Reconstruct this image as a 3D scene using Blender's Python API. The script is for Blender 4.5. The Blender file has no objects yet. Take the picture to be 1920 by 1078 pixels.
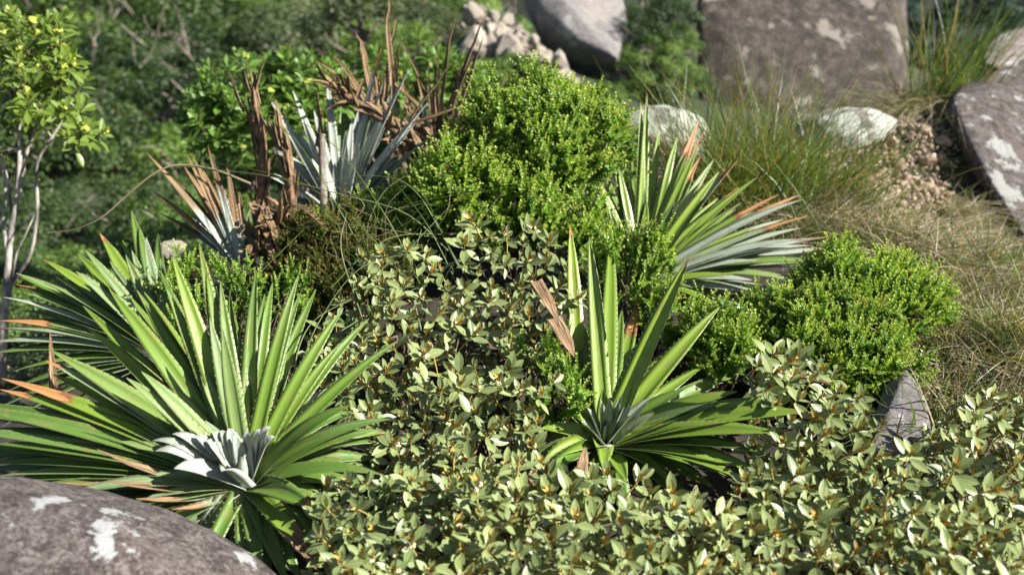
import bpy, bmesh, math, random
import numpy as np
from mathutils import Vector, Matrix, noise

R = math.radians
rng = np.random.default_rng(11)
random.seed(11)
scene = bpy.context.scene
COL = scene.collection

# ------------------------------------------------------------------ camera, sky, sun, exposure
PITCH, FPX, CAMZ = R(20), 1920 * 35 / 36, 1.6
cam_d = bpy.data.cameras.new('camera')
cam = bpy.data.objects.new('camera', cam_d)
COL.objects.link(cam)
cam.location = (0, 0, CAMZ)
cam.rotation_euler = (R(90) - PITCH, 0, 0)
cam_d.lens, cam_d.sensor_width = 35, 36
cam_d.clip_start, cam_d.clip_end = 0.05, 3000
cam_d.dof.use_dof = True
cam_d.dof.focus_distance = 2.3
cam_d.dof.aperture_fstop = 2.7
scene.camera = cam

SUN_DIR = Vector((0.78, -0.24, 0.58)).normalized()          # towards the sun: from the right, a little behind the camera
sun_elev = math.asin(SUN_DIR.z)
world = bpy.data.worlds.new('World')
scene.world = world
world.use_nodes = True
wt = world.node_tree
wt.nodes.clear()
sky = wt.nodes.new('ShaderNodeTexSky')
sky.sky_type = 'NISHITA'
sky.sun_disc = False
sky.sun_elevation = sun_elev
sky.sun_rotation = math.atan2(SUN_DIR.x, SUN_DIR.y)
bg = wt.nodes.new('ShaderNodeBackground')
bg.inputs['Strength'].default_value = 0.05
wo = wt.nodes.new('ShaderNodeOutputWorld')
wt.links.new(sky.outputs[0], bg.inputs[0])
wt.links.new(bg.outputs[0], wo.inputs[0])
sl = bpy.data.lights.new('sun', 'SUN')
sl.energy, sl.angle, sl.color = 5.0, R(0.53), (1.0, 0.965, 0.90)
sun = bpy.data.objects.new('sun', sl)
COL.objects.link(sun)
sun.rotation_euler = SUN_DIR.to_track_quat('Z', 'Y').to_euler()
scene.view_settings.view_transform = 'Standard'
scene.view_settings.look = 'None'
scene.view_settings.exposure = 1.4
scene.view_settings.gamma = 1
scene.cycles.max_bounces = 8
scene.cycles.transmission_bounces = 6
scene.cycles.diffuse_bounces = 4

FW = np.array((0, math.cos(PITCH), -math.sin(PITCH)))
UPV = np.array((0, math.sin(PITCH), math.cos(PITCH)))
RT = np.array((1.0, 0, 0))
ORI = np.array((0, 0, CAMZ))


def at(px, py, d):
    """a point of the place seen at pixel (px, py) of the photograph, d metres deep"""
    return ORI + RT * ((px - 960) / FPX * d) + UPV * ((539 - py) / FPX * d) + FW * d


def unit(v):
    v = np.asarray(v, float)
    return v / (np.linalg.norm(v) + 1e-12)


# ------------------------------------------------------------------ node helpers
class NM:
    def __init__(s, name):
        s.m = bpy.data.materials.new(name)
        s.m.use_nodes = True
        s.t = s.m.node_tree
        s.t.nodes.clear()
        s.out = s.t.nodes.new('ShaderNodeOutputMaterial')

    def put(s, sock, v):
        if v is None:
            return
        if isinstance(v, bpy.types.NodeSocket):
            s.t.links.new(v, sock)
        elif isinstance(v, (tuple, list)) and len(v) == 3 and sock.type == 'RGBA':
            sock.default_value = (*v, 1)
        else:
            sock.default_value = v

    def n(s, typ, **kw):
        nd = s.t.nodes.new(typ)
        for k, v in kw.items():
            if k.startswith('i_'):
                key = k[2:]
                key = int(key) if key.isdigit() else key.replace('_', ' ')
                s.put(nd.inputs[key], v)
            else:
                setattr(nd, k, v)
        return nd

    def math(s, op, a, b=None, c=None, clamp=False):
        nd = s.n('ShaderNodeMath', operation=op, use_clamp=clamp)
        for i, v in enumerate((a, b, c)):
            s.put(nd.inputs[i], v)
        return nd.outputs[0]

    def mix(s, f, a, b, mode='MIX'):
        nd = s.n('ShaderNodeMix', data_type='RGBA', blend_type=mode)
        s.put(nd.inputs[0], f)
        s.put(nd.inputs[6], a)
        s.put(nd.inputs[7], b)
        return nd.outputs[2]

    def noise(s, scale, detail=3, rough=0.55, vec=None, dist=0):
        nd = s.n('ShaderNodeTexNoise', i_Scale=scale, i_Detail=detail, i_Roughness=rough, i_Distortion=dist)
        if vec is not None:
            s.put(nd.inputs['Vector'], vec)
        return nd.outputs['Fac']

    def ramp(s, f, stops, interp='LINEAR'):
        nd = s.n('ShaderNodeValToRGB')
        nd.color_ramp.interpolation = interp
        e = nd.color_ramp.elements
        while len(e) < len(stops):
            e.new(0.5)
        for el, (p, c) in zip(e, stops):
            el.position = p
            el.color = (*c, 1) if len(c) == 3 else c
        s.put(nd.inputs[0], f)
        return nd.outputs[0]

    def step(s, f, lo, hi):
        nd = s.n('ShaderNodeMapRange', interpolation_type='SMOOTHSTEP', clamp=True)
        s.put(nd.inputs[0], f)
        s.put(nd.inputs[1], lo)
        s.put(nd.inputs[2], hi)
        return nd.outputs[0]

    def attr(s, name):
        return s.n('ShaderNodeAttribute', attribute_name=name).outputs['Fac']

    def pos(s):
        return s.n('ShaderNodeNewGeometry').outputs['Position']

    def objco(s):
        return s.n('ShaderNodeTexCoord').outputs['Object']

    def leaf(s, col, rough=0.45, trans=0.3, tcol=None, bump=None, spec=0.5):
        p = s.n('ShaderNodeBsdfPrincipled', i_Base_Color=col, i_Roughness=rough)
        s.put(p.inputs['Specular IOR Level'], spec)
        if bump is not None:
            b = s.n('ShaderNodeBump', i_Strength=bump[1], i_Distance=bump[2], i_Height=bump[0])
            s.put(p.inputs['Normal'], b.outputs[0])
        sh = p.outputs[0]
        if trans:
            tr = s.n('ShaderNodeBsdfTranslucent', i_Color=tcol if tcol is not None else col)
            mx = s.n('ShaderNodeMixShader', i_0=trans, i_1=sh, i_2=tr.outputs[0])
            sh = mx.outputs[0]
        s.t.links.new(sh, s.out.inputs[0])
        return s.m


MAT = {}


def foliage(name, dark, mid, light, under=None, trans=0.3, rough=0.45, young=None, spec=0.5, scl=6.0, vein=None, dry=0):
    m = NM(name)
    geo = m.n('ShaderNodeNewGeometry')
    orn = m.n('ShaderNodeObjectInfo').outputs['Random']
    nz = m.noise(scl, 2, vec=geo.outputs['Position'])
    f = m.math('ADD', m.math('MULTIPLY', m.step(nz, .3, .7), .5), m.math('MULTIPLY', m.attr('rnd'), .3))
    f = m.math('ADD', f, m.math('MULTIPLY', orn, .2))
    col = m.ramp(f, [(0.1, dark), (0.5, mid), (0.95, light)])
    if dry:
        dn = m.noise(17, 3, vec=geo.outputs['Position'])
        col = m.mix(m.math('MULTIPLY', m.step(dn, .60, .68), dry), col, (.19, .13, .055))
    if young is not None:
        col = m.mix(m.attr('tone'), col, young)
    if vein is not None:
        uv = m.n('ShaderNodeUVMap').outputs[0]
        u = m.n('ShaderNodeSeparateXYZ')
        m.put(u.inputs[0], uv)
        c = m.math('ABSOLUTE', m.math('SUBTRACT', u.outputs[0], .5))
        col = m.mix(m.math('MULTIPLY', m.step(c, .07, .02), .5), col, vein)
        col = m.mix(m.math('MULTIPLY', m.step(c, .42, .5), .55), col, vein)
        stain = m.noise(45, 3, vec=geo.outputs['Position'])
        col = m.mix(m.math('MULTIPLY', m.step(stain, .64, .74), .5), col, (0.24, 0.15, 0.06))
    if under is not None:
        col = m.mix(m.math('MULTIPLY', geo.outputs['Backfacing'], .8), col, under)
    tc = m.mix(1.0, col, (1.0, 0.95, 0.45), 'MULTIPLY')
    tc = m.mix(1.0, tc, (1.5, 1.5, 1.2), 'MULTIPLY')
    MAT[name] = m.leaf(col, rough, trans, tc, spec=spec)


def bark(name, c1, c2, c3, scale=30, rough=0.85):
    m = NM(name)
    p = m.pos()
    mp = m.n('ShaderNodeMapping')
    m.put(mp.inputs[0], p)
    mp.inputs['Scale'].default_value = (1, 1, .2 if name == 'dead_stalk' else .35)
    a = m.noise(scale, 4, .65, mp.outputs[0])
    b = m.noise(scale * .3, 2, .5, p)
    col = m.ramp(a, [(.3, c1), (.55, c2), (.75, c3)])
    col = m.mix(m.math('MULTIPLY', m.step(b, .5, .62), .7), col, c1)
    MAT[name] = m.leaf(col, rough, 0, bump=(a, .8, .004))


def rock(name, dark, mid, light, lichen=(.62, .62, .58), amount=.5, scale=1.0, grain=1.0, pink=(.36, .25, .2), stripe=0.0):
    m = NM(name)
    p = m.objco()
    big = m.noise(2.3 * scale, 5, .6, p)
    med = m.noise(9 * scale, 6, .65, p, .6)
    fine = m.noise(90 * scale * grain, 5, .75, p)
    speck = m.noise(240 * scale * grain, 3, .8, p)
    f = m.math('ADD', m.math('MULTIPLY', med, .45), m.math('MULTIPLY', fine, .55))
    oir = m.n('ShaderNodeObjectInfo').outputs['Random']
    col = m.ramp(f, [(.41, dark), (.5, mid), (.585, light)])
    if name in ('pebble_rock', 'pale_rock'):
        col = m.mix(m.step(oir, .3, 1.0), col, tuple(.7 * c for c in mid))
    col = m.mix(m.math('MULTIPLY', m.step(big, .52, .68), .45), col, pink)
    if stripe:
        mp = m.n('ShaderNodeMapping')
        m.put(mp.inputs[0], p)
        mp.inputs['Scale'].default_value = (9, 9, 1.2)
        st = m.noise(1.0, 4, .6, mp.outputs[0])
        col = m.mix(m.math('MULTIPLY', m.step(st, .42, .7), stripe), col, dark)
    # greyish crust, then sharp edged pale lichen blotches
    patchy = m.noise(1.1 * scale, 3, .5, p)
    crust = m.step(m.math('ADD', m.math('MULTIPLY', m.noise(5 * scale, 6, .7, p, 1.0), .75), m.math('MULTIPLY', fine, .25)), .5, .62)
    col = m.mix(m.math('MULTIPLY', crust, .5), col, tuple(.85 * a for a in light))
    pn = m.noise(3.4 * scale, 6, .6, m.n('ShaderNodeVectorMath', operation='ADD', i_0=p, i_1=(7.3, 2.1, 4.4)).outputs[0], .15)
    pn = m.math('ADD', pn, m.math('MULTIPLY', m.math('SUBTRACT', patchy, .5), .25))
    lo = .7 - .2 * amount
    patch = m.step(m.math('ADD', pn, m.math('MULTIPLY', m.math('SUBTRACT', fine, .5), .16)), lo, lo + .035)
    lc = m.mix(m.step(speck, .35, .65), tuple(.72 * c for c in lichen), lichen)
    col = m.mix(m.math('MULTIPLY', patch, .9), col, lc)
    col = m.mix(m.math('MULTIPLY', m.step(speck, .56, .68), .55), col, dark)
    col = m.mix(m.math('MULTIPLY', m.step(m.noise(130 * scale * grain, 4, .8, p), .55, .66), .5), col, tuple(1.25 * c for c in light))
    col = m.mix(m.math('MULTIPLY', m.step(m.noise(60 * scale, 2, .5, p), .66, .72), .5), col, light)
    h = m.math('ADD', m.math('MULTIPLY', fine, .6), m.math('ADD', m.math('MULTIPLY', med, 1.2), m.math('MULTIPLY', speck, .25)))
    h = m.math('ADD', h, m.math('MULTIPLY', patch, .12))
    MAT[name] = m.leaf(col, .88, 0, bump=(h, 1.0, .018 / scale), spec=.25)


def make_materials():
    foliage('olive_leaf', (.07, .105, .034), (.16, .208, .066), (.285, .335, .13), under=(.25, .24, .16), trans=.14, rough=.4,
            young=(.34, .31, .085), spec=.4, scl=9, vein=(.34, .36, .20))
    foliage('heath_leaf', (.055, .13, .014), (.13, .26, .026), (.23, .37, .05), trans=.32, rough=.4, young=(.46, .55, .14), scl=9, dry=.75)
    foliage('moss_leaf', (.055, .065, .014), (.10, .15, .02), (.19, .21, .04), trans=.3, rough=.5, young=(.25, .17, .06), scl=12)
    foliage('gloss_leaf', (.06, .125, .016), (.105, .205, .028), (.16, .27, .04), under=(.16, .25, .08), trans=.34, rough=.42,
            young=(.22, .30, .05), vein=(.16, .25, .06))
    foliage('sapling_leaf', (.07, .115, .014), (.12, .185, .022), (.19, .265, .038), under=(.20, .28, .09), trans=.36, rough=.42, young=(.28, .34, .05), vein=(.2, .28, .06))
    foliage('tree_leaf_a', (.016, .034, .008), (.038, .074, .014), (.09, .145, .027), trans=.3, rough=.5, scl=1.6)
    foliage('tree_leaf_b', (.05, .10, .016), (.11, .19, .03), (.19, .27, .055), trans=.33, rough=.5, scl=1.6)
    foliage('tree_leaf_c', (.04, .06, .022), (.09, .12, .045), (.16, .195, .085), trans=.28, rough=.5, scl=1.6)
    foliage('grass_green', (.04, .075, .014), (.08, .14, .02), (.15, .21, .04), trans=.35, rough=.42, young=(.30, .20, .08), scl=5)
    foliage('grass_dry', (.11, .085, .048), (.27, .22, .135), (.46, .40, .28), trans=.2, rough=.6, young=(.13, .18, .045), scl=5)
    foliage('far_leaf', (.006, .018, .013), (.012, .034, .022), (.024, .055, .034), trans=.15, rough=.7, scl=.12)
    bark('pale_bark', (.05, .042, .036), (.30, .27, .23), (.50, .47, .42), 40)
    bark('brown_bark', (.05, .033, .022), (.13, .09, .06), (.24, .18, .12), 60)
    bark('grey_twig', (.10, .085, .07), (.25, .21, .17), (.38, .33, .28), 60)
    bark('dead_stalk', (.03, .018, .011), (.15, .082, .04), (.33, .21, .115), 130)
    bark('bract', (.32, .20, .04), (.50, .34, .075), (.64, .50, .16), 140)
    bark('petal', (.50, .42, .20), (.70, .62, .38), (.80, .76, .58), 200, .6)
    bark('yellow_flower', (.20, .24, .025), (.31, .34, .045), (.42, .43, .09), 160, .6)
    m = NM('soil')
    p = m.pos()
    a, b = m.noise(22, 5, .65, p), m.noise(2.5, 4, .6, p)
    col = m.ramp(a, [(.3, (.012, .009, .006)), (.55, (.03, .021, .014)), (.75, (.065, .048, .032))])
    col = m.mix(m.math('MULTIPLY', m.step(b, .45, .6), .6), col, (.03, .036, .013))      # moss and low green growth
    sy = m.n('ShaderNodeSeparateXYZ')
    m.put(sy.inputs[0], p)
    col = m.mix(m.math('MULTIPLY', m.step(sy.outputs[1], 5.0, 6.5), .85), col, m.ramp(b, [(.3, (.012, .018, .006)), (.6, (.03, .045, .012)), (.8, (.07, .06, .03))]))   # the overgrown hollow
    MAT['soil'] = m.leaf(col, .95, 0, bump=(a, .8, .006))
    bark('spine', (.07, .055, .025), (.14, .12, .055), (.24, .23, .12), 90, .6)
    rock('boulder_rock', (.026, .021, .02), (.068, .053, .049), (.165, .145, .138), (.40, .405, .40), .62, 3.2, .42, (.105, .073, .062))
    rock('ledge_rock', (.027, .021, .02), (.068, .054, .051), (.18, .16, .15), (.38, .385, .36), .74, 2.4, 1.0, (.15, .105, .087))
    rock('pink_rock', (.11, .085, .075), (.24, .19, .17), (.38, .33, .30), (.62, .60, .56), .55, 1.6, 1.0, (.42, .33, .29))
    rock('wall_rock', (.014, .011, .0095), (.042, .033, .028), (.125, .104, .088), (.25, .22, .185), .62, 1.1, .6, (.055, .042, .034), .35)
    rock('grey_rock', (.12, .11, .105), (.21, .195, .19), (.30, .285, .275), (.5, .48, .45), .2, .7, 1.0, (.34, .27, .21))
    rock('lichen_rock', (.06, .05, .045), (.13, .11, .095), (.30, .28, .25), (.55, .58, .50), 1.35, 2.6, 1.0, (.27, .2, .16))
    rock('pale_rock', (.27, .225, .175), (.41, .35, .285), (.53, .48, .41), (.7, .68, .62), .35, 1.5, 1.0, (.5, .38, .28))
    rock('pebble_rock', (.27, .18, .12), (.46, .33, .24), (.58, .46, .36), (.66, .58, .48), .3, 6, 1.0, (.50, .27, .13))
    rock('slab_rock', (.08, .07, .066), (.16, .145, .14), (.26, .24, .23), (.45, .43, .41), .2, 5, 1.2, (.27, .22, .20))

    # sword leaves: object colour carries (silver scurf, tip burn length, deadness, yellowness)
    def sword(name, under):
        m = NM(name)
        oi = m.n('ShaderNodeObjectInfo')
        sp = m.n('ShaderNodeSeparateColor')
        m.put(sp.inputs[0], oi.outputs['Color'])
        silver, tipl, dead = sp.outputs[0], sp.outputs[1], sp.outputs[2]
        yel = oi.outputs['Alpha']
        uvn = m.n('ShaderNodeUVMap').outputs[0]
        uv = m.n('ShaderNodeSeparateXYZ')
        m.put(uv.inputs[0], uvn)
        u, v = uv.outputs[0], uv.outputs[1]
        off = m.n('ShaderNodeCombineXYZ', i_0=m.math('MULTIPLY', oi.outputs['Random'], 37.0))
        vec = m.n('ShaderNodeVectorMath', operation='ADD', i_0=uvn, i_1=off.outputs[0]).outputs[0]
        mp = m.n('ShaderNodeMapping')
        m.put(mp.inputs[0], vec)
        mp.inputs['Scale'].default_value = (26, 2.2, 1)
        stri = m.noise(1.0, 3, .6, mp.outputs[0])
        mp2 = m.n('ShaderNodeMapping')
        m.put(mp2.inputs[0], vec)
        mp2.inputs['Scale'].default_value = (3, 9, 1)
        blot = m.noise(1.0, 4, .6, mp2.outputs[0])
        pos = m.pos()
        scurf = m.noise(160, 3, .7, pos)
        if not under:
            g = m.ramp(m.math('ADD', m.math('MULTIPLY', v, .55), m.math('MULTIPLY', stri, .45)),
                       [(.1, (.125, .195, .034)), (.45, (.080, .165, .018)), (.9, (.062, .125, .020))])
            g = m.mix(yel, g, (.235, .335, .03))
            g = m.mix(m.math('MULTIPLY', m.step(stri, .52, .75), .25), g, (.26, .34, .12))
            sf = m.math('MULTIPLY', silver, m.step(m.math('ADD', m.math('ADD', m.math('MULTIPLY', scurf, .35), m.math('MULTIPLY', stri, .35)), m.math('MULTIPLY', silver, .5)), .35, .75))
            col = m.mix(sf, g, m.mix(m.step(stri, .35, .65), (.28, .31, .27), (.43, .46, .42)))
        else:
            col = m.ramp(stri, [(.3, (.22, .27, .20)), (.5, (.34, .38, .32)), (.7, (.46, .48, .44))])
            rib = m.math('SINE', m.math('MULTIPLY', u, 60.0))
            col = m.mix(m.math('MULTIPLY', m.step(rib, .1, .9), .4), col, (.16, .22, .12))
            col = m.mix(m.math('MULTIPLY', yel, .25), col, (.28, .36, .12))
            col = m.mix(m.math('MULTIPLY', m.step(silver, .5, .95), .8), col, m.mix(m.step(stri, .35, .65), (.34, .38, .33), (.50, .53, .48)))
        wear = m.noise(28, 4, .65, pos)
        col = m.mix(m.math('MULTIPLY', m.step(wear, .5, .7), .45), col, (.20, .17, .055) if not under else (.24, .22, .14))
        # margins: pale or reddish
        edge = m.step(m.math('ABSOLUTE', m.math('SUBTRACT', u, .5)), .44, .5)
        col = m.mix(m.math('MULTIPLY', edge, .5), col, (.42, .42, .24))
        # damage spots
        spot = m.step(m.math('ADD', blot, m.math('MULTIPLY', tipl, .12)), .74, .8)
        col = m.mix(m.math('MULTIPLY', spot, .8), col, (.33, .17, .08))
        # burnt tip with a red border
        tb = m.math('ADD', m.math('SUBTRACT', v, m.math('SUBTRACT', 1.0, tipl)), m.math('MULTIPLY', m.math('SUBTRACT', blot, .5), .22))
        on = m.step(tipl, .005, .02)
        red = m.math('MULTIPLY', on, m.step(tb, -.05, -.005))
        col = m.mix(m.math('MULTIPLY', red, .85), col, (.23, .045, .045))
        burn = m.math('MULTIPLY', on, m.step(tb, -.005, .012))
        bc = m.ramp(stri, [(.25, (.14, .065, .03)), (.5, (.42, .20, .07)), (.75, (.56, .36, .17))])
        col = m.mix(burn, col, bc)
        dc = m.ramp(stri, [(.38, (.018, .012, .01)), (.47, (.075, .042, .022)), (.54, (.30, .165, .058)), (.66, (.50, .37, .21))])
        dc = m.mix(m.math('MULTIPLY', m.step(blot, .48, .62), .45), dc, m.mix(stri, (.06, .05, .045), (.27, .235, .20)))
        dead2 = m.step(m.math('ADD', m.math('ADD', dead, m.math('MULTIPLY', m.math('SUBTRACT', v, .5), .9)), m.math('MULTIPLY', m.math('SUBTRACT', blot, .5), .4)), .45, .58)
        dead2 = m.math('MULTIPLY', m.step(dead, .02, .06), dead2)
        col = m.mix(dead2, col, dc)
        rough = m.math('ADD', .34, m.math('MULTIPLY', m.math('MAXIMUM', silver, dead2), .4)) if not under else .62
        tc = m.mix(1.0, col, (1.1, 1.25, .5), 'MULTIPLY')
        h = m.math('ADD', m.math('MULTIPLY', stri, .7), m.math('MULTIPLY', scurf, .25))
        MAT[name] = m.leaf(col, rough, .14, tc, bump=(h, .45, .003), spec=.4)
    sword('sword_top', False)
    sword('sword_under', True)


make_materials()

# ------------------------------------------------------------------ object helpers


def tag(o, label=None, cat=None, group=None, kind=None):
    if label:
        o['label'] = label
    if cat:
        o['category'] = cat
    if group:
        o['group'] = group
    if kind:
        o['kind'] = kind
    return o


def empty(name, loc, label, cat, group=None, kind=None):
    o = bpy.data.objects.new(name, None)
    o.empty_display_size = .05
    o.location = loc
    COL.objects.link(o)
    return tag(o, label, cat, group, kind)


def mesh(name, V, F, mats, mi=None, uv=None, attrs=None, smooth=True):
    me = bpy.data.meshes.new(name)
    V = np.asarray(V, float)
    me.from_pydata(V.tolist(), [], F.tolist() if isinstance(F, np.ndarray) else F)
    for m in (mats if isinstance(mats, (list, tuple)) else [mats]):
        me.materials.append(MAT[m])
    n = len(me.polygons)
    if mi is not None:
        me.polygons.foreach_set('material_index', np.asarray(mi, np.int32))
    if smooth:
        me.polygons.foreach_set('use_smooth', np.ones(n, bool))
    if uv is not None:
        li = np.empty(len(me.loops), np.int32)
        me.loops.foreach_get('vertex_index', li)
        lay = me.uv_layers.new(name='UVMap')
        lay.data.foreach_set('uv', np.asarray(uv, np.float32)[li].ravel())
    for k, a in (attrs or {}).items():
        at_ = me.attributes.new(k, 'FLOAT', 'POINT')
        at_.data.foreach_set('value', np.asarray(a, np.float32))
    me.update()
    return me


def obj(name, me, parent=None, M=None):
    o = bpy.data.objects.new(name, me)
    COL.objects.link(o)
    if parent is not None:
        o.parent = parent
    if M is not None:
        o.matrix_basis = M if isinstance(M, Matrix) else Matrix(M.tolist())
    return o


def frame_from(zdir, roll=0.0, loc=(0, 0, 0), s=1.0):
    """4x4 whose local z points along zdir"""
    z = unit(zdir)
    h = np.array((0, 0, 1.0)) if abs(z[2]) < .95 else np.array((1.0, 0, 0))
    x = unit(np.cross(h, z))
    y = np.cross(z, x)
    c, sn = math.cos(roll), math.sin(roll)
    M = np.eye(4)
    M[:3, 0] = (x * c + y * sn) * s
    M[:3, 1] = (-x * sn + y * c) * s
    M[:3, 2] = z * s
    M[:3, 3] = loc
    return M


def join(tmpl, Ms, rnd=None):
    """many placed copies of one small shape as one geometry: (V, F, uv, tone, rnd)"""
    V, F, uv, tone = tmpl
    Ms = np.asarray(Ms)
    n, k = len(Ms), len(V)
    W = np.einsum('nij,kj->nki', Ms[:, :3, :3], V) + Ms[:, None, :3, 3]
    W = W.reshape(-1, 3)
    F = np.asarray(F)
    FF = (F[None] + (np.arange(n) * k)[:, None, None]).reshape(-1, F.shape[1])
    r = rng.random(n) if rnd is None else rnd
    return W, FF, np.tile(uv, (n, 1)), np.tile(tone, n), np.repeat(r, k)


def cat(parts):
    Vs, Fs, us, ts, rs = [], [], [], [], []
    o = 0
    for V, F, u, t, r in parts:
        Vs.append(V)
        Fs.extend((np.asarray(F) + o).tolist())
        us.append(u)
        ts.append(t)
        rs.append(r)
        o += len(V)
    return np.concatenate(Vs), Fs, np.concatenate(us), np.concatenate(ts), np.concatenate(rs)


def tube(P, r, sides=6):
    P = np.asarray(P, float)
    n = len(P)
    r = np.full(n, r) if np.isscalar(r) else np.asarray(r, float)
    T = np.gradient(P, axis=0)
    T /= np.linalg.norm(T, axis=1)[:, None] + 1e-9
    ref = np.array((.31, .87, .12)) if abs(T[0][2]) > .6 else np.array((.1, .2, 1.))
    X = np.cross(T, ref)
    X /= np.linalg.norm(X, axis=1)[:, None] + 1e-9
    Y = np.cross(T, X)
    a = np.arange(sides) * 2 * math.pi / sides
    V = P[:, None] + r[:, None, None] * (np.cos(a)[None, :, None] * X[:, None] + np.sin(a)[None, :, None] * Y[:, None])
    V = V.reshape(-1, 3)
    i = np.arange(n - 1)[:, None] * sides
    j = np.arange(sides)[None]
    k = (j + 1) % sides
    F = np.stack([i + j, i + k, i + sides + k, i + sides + j], -1).reshape(-1, 4)
    z = np.zeros(len(V))
    return V, F, np.zeros((len(V), 2)), z, z


def spline(pts, n=12):
    """Catmull-Rom through the points"""
    P = np.asarray(pts, float)
    P = np.vstack([2 * P[0] - P[1], P, 2 * P[-1] - P[-2]])
    out = []
    m = len(P) - 3
    for q in np.linspace(0, m - 1e-6, n):
        i = int(q)
        t = q - i
        a, b, c, d = P[i:i + 4]
        out.append(.5 * ((2 * b) + (c - a) * t + (2 * a - 5 * b + 4 * c - d) * t * t + (3 * b - 3 * c + d - a) * t ** 3))
    return np.array(out)


def wander(a, b, n=7, amp=.1):
    a, b = np.asarray(a, float), np.asarray(b, float)
    L = np.linalg.norm(b - a)
    t = np.linspace(0, 1, n)[:, None]
    P = a + (b - a) * t
    k = rng.normal(0, 1, (4, 3)) * amp * L * 1.3
    w = spline(k, n)
    return P + w * np.sin(t * math.pi) + rng.normal(0, .012, (n, 3)) * L * np.sin(t * math.pi)


def blades(roots, dirs, L, bend, width, seg=5, rnd=None, tone=None, up=0.0):
    """flat tapering grass blades, bent by gravity: all arrays of one row per blade"""
    n = len(roots)
    t = np.linspace(0, 1, seg + 1)
    hor = dirs.copy()
    hor[:, 2] = 0
    hor /= np.linalg.norm(hor, axis=1)[:, None] + 1e-9
    C = roots[:, None] + (L[:, None] * t)[..., None] * dirs[:, None]
    b = (bend * L)[:, None] * t ** 2
    C = C + b[..., None] * hor[:, None] * .7
    C[..., 2] -= b * .8
    ang = rng.random(n) * 6.283
    side = np.stack([np.cos(ang), np.sin(ang), rng.normal(0, .2, n)], 1)
    side -= (side * dirs).sum(1)[:, None] * dirs
    side /= np.linalg.norm(side, axis=1)[:, None] + 1e-9
    w = width[:, None] * (1 - t ** 2 * .9) * .5
    A = C - side[:, None] * w[..., None]
    B = C + side[:, None] * w[..., None]
    V = np.stack([A, B], 2).reshape(-1, 3)
    base = (np.arange(n) * (seg + 1) * 2)[:, None]
    i = (np.arange(seg) * 2)[None]
    F = np.stack([base + i, base + i + 1, base + i + 3, base + i + 2], -1).reshape(-1, 4)
    k = (seg + 1) * 2
    r = rng.random(n) if rnd is None else rnd
    to = np.zeros(n) if tone is None else tone
    uv = np.stack([np.tile([0., 1.], n * (seg + 1)), np.tile(np.repeat(t, 2), n)], 1)
    return V, F, uv, np.repeat(to, k), np.repeat(r, k)


def gmesh(name, g, mats, **kw):
    V, F, uv, t, r = g
    return mesh(name, V, F, mats, uv=uv, attrs={'tone': t, 'rnd': r}, **kw)


# ------------------------------------------------------------------ the ground
CTRL = []                      # (x, y, z) of the ground
for px, py, d, dz in [
    (455, 925, 2.05, -.03), (1136, 850, 2.22, -.03), (960, 1078, 1.7, -.2), (1500, 1078, 1.7, -.2), (1900, 1078, 1.7, -.2), (700, 1078, 1.7, -.2),
    (800, 800, 2.15, -.16), (1550, 830, 2.1, -.18), (1850, 850, 2.1, -.15), (960, 600, 2.6, -.12), (1195, 545, 2.92, -.03), (640, 420, 3.12, -.03),
    (820, 330, 3.4, -.04), (1000, 480, 2.95, -.1), (1600, 700, 2.55, -.08), (1720, 800, 2.3, 0), (1800, 640, 2.6, 0), (1900, 560, 2.9, 0), (1700, 460, 3.2, 0),
    (1500, 400, 3.5, 0), (1350, 380, 3.6, 0), (1600, 330, 3.9, 0), (1740, 330, 4.1, 0), (1700, 220, 4.6, 0), (1765, 205, 5.0, 0), (1900, 480, 3.5, -.02), (1950, 480, 3.8, -.2), (1850, 440, 3.8, -.14), (1815, 385, 4.0, -.12), (1785, 345, 4.25, -.08), (1950, 560, 3.3, -.02), (1400, 250, 4.3, -.05), (1230, 280, 4.2, -.05),
    (1040, 300, 4.3, -.1), (300, 700, 2.55, -.06), (440, 500, 2.95, -.05), (100, 760, 2.4, -.2), (60, 660, 2.9, -.35), (200, 560, 3.2, -.4), (200, 1078, 1.75, -.2), (0, 1000, 1.9, -.2),
    (10, 720, 3.5, -.05), (200, 600, 3.8, -.6), (100, 560, 4.2, -.6), (500, 420, 4.3, -.35), (800, 330, 4.8, -.35), (1100, 260, 5.8, -.3), (1400, 200, 6.0, -.3),
    (1070, 215, 7.0, -.03), (1000, 120, 7.6, -.03), (960, 60, 8.0, -.03), (880, 0, 8.5, -.03), (1085, 120, 8.3, -.1), (1240, 190, 8.2, -.05), (1600, 210, 7.4, 0), (1800, 130, 8.5, -2.5), (780, 190, 7.5, -.5),
]:
    p = at(px, py, d)
    CTRL.append((p[0], p[1], p[2] + dz))
CTRL += [(-3, 5.5, -1.0), (-1, 6.5, -1.3), (-6, 4, -1.4), (-4, 8.5, -2.6), (-1.5, 9, -2.4), (-8, 10, -3.0), (-5, 14, -3.2), (0, 13, -2.0), (-9, 20, -2.4), (-2, 20, -1.4),
         (3, 15, .8), (-14, 28, -1.0), (-4, 30, .8), (4, 25, 1.6), (-14, 45, 2.0), (0, 45, 4.0), (8, 20, -2.), (12, 30, -7), (20, 45, -14), (9, 12, -6), (6, 8, -2.5), (5, 9, -3), (4.3, 11, -3),
         (4, 4.5, .2), (4, 2, .2), (-3, 2, -.1), (-3, .5, .0), (0, -1, .3), (3, -1, .3), (-6, -2, -.6), (6, -2, 0), (8, 3, -.3), (-8, 3, -1.8), (-12, 6, -3)]
CTRL = np.array(CTRL)


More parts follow.
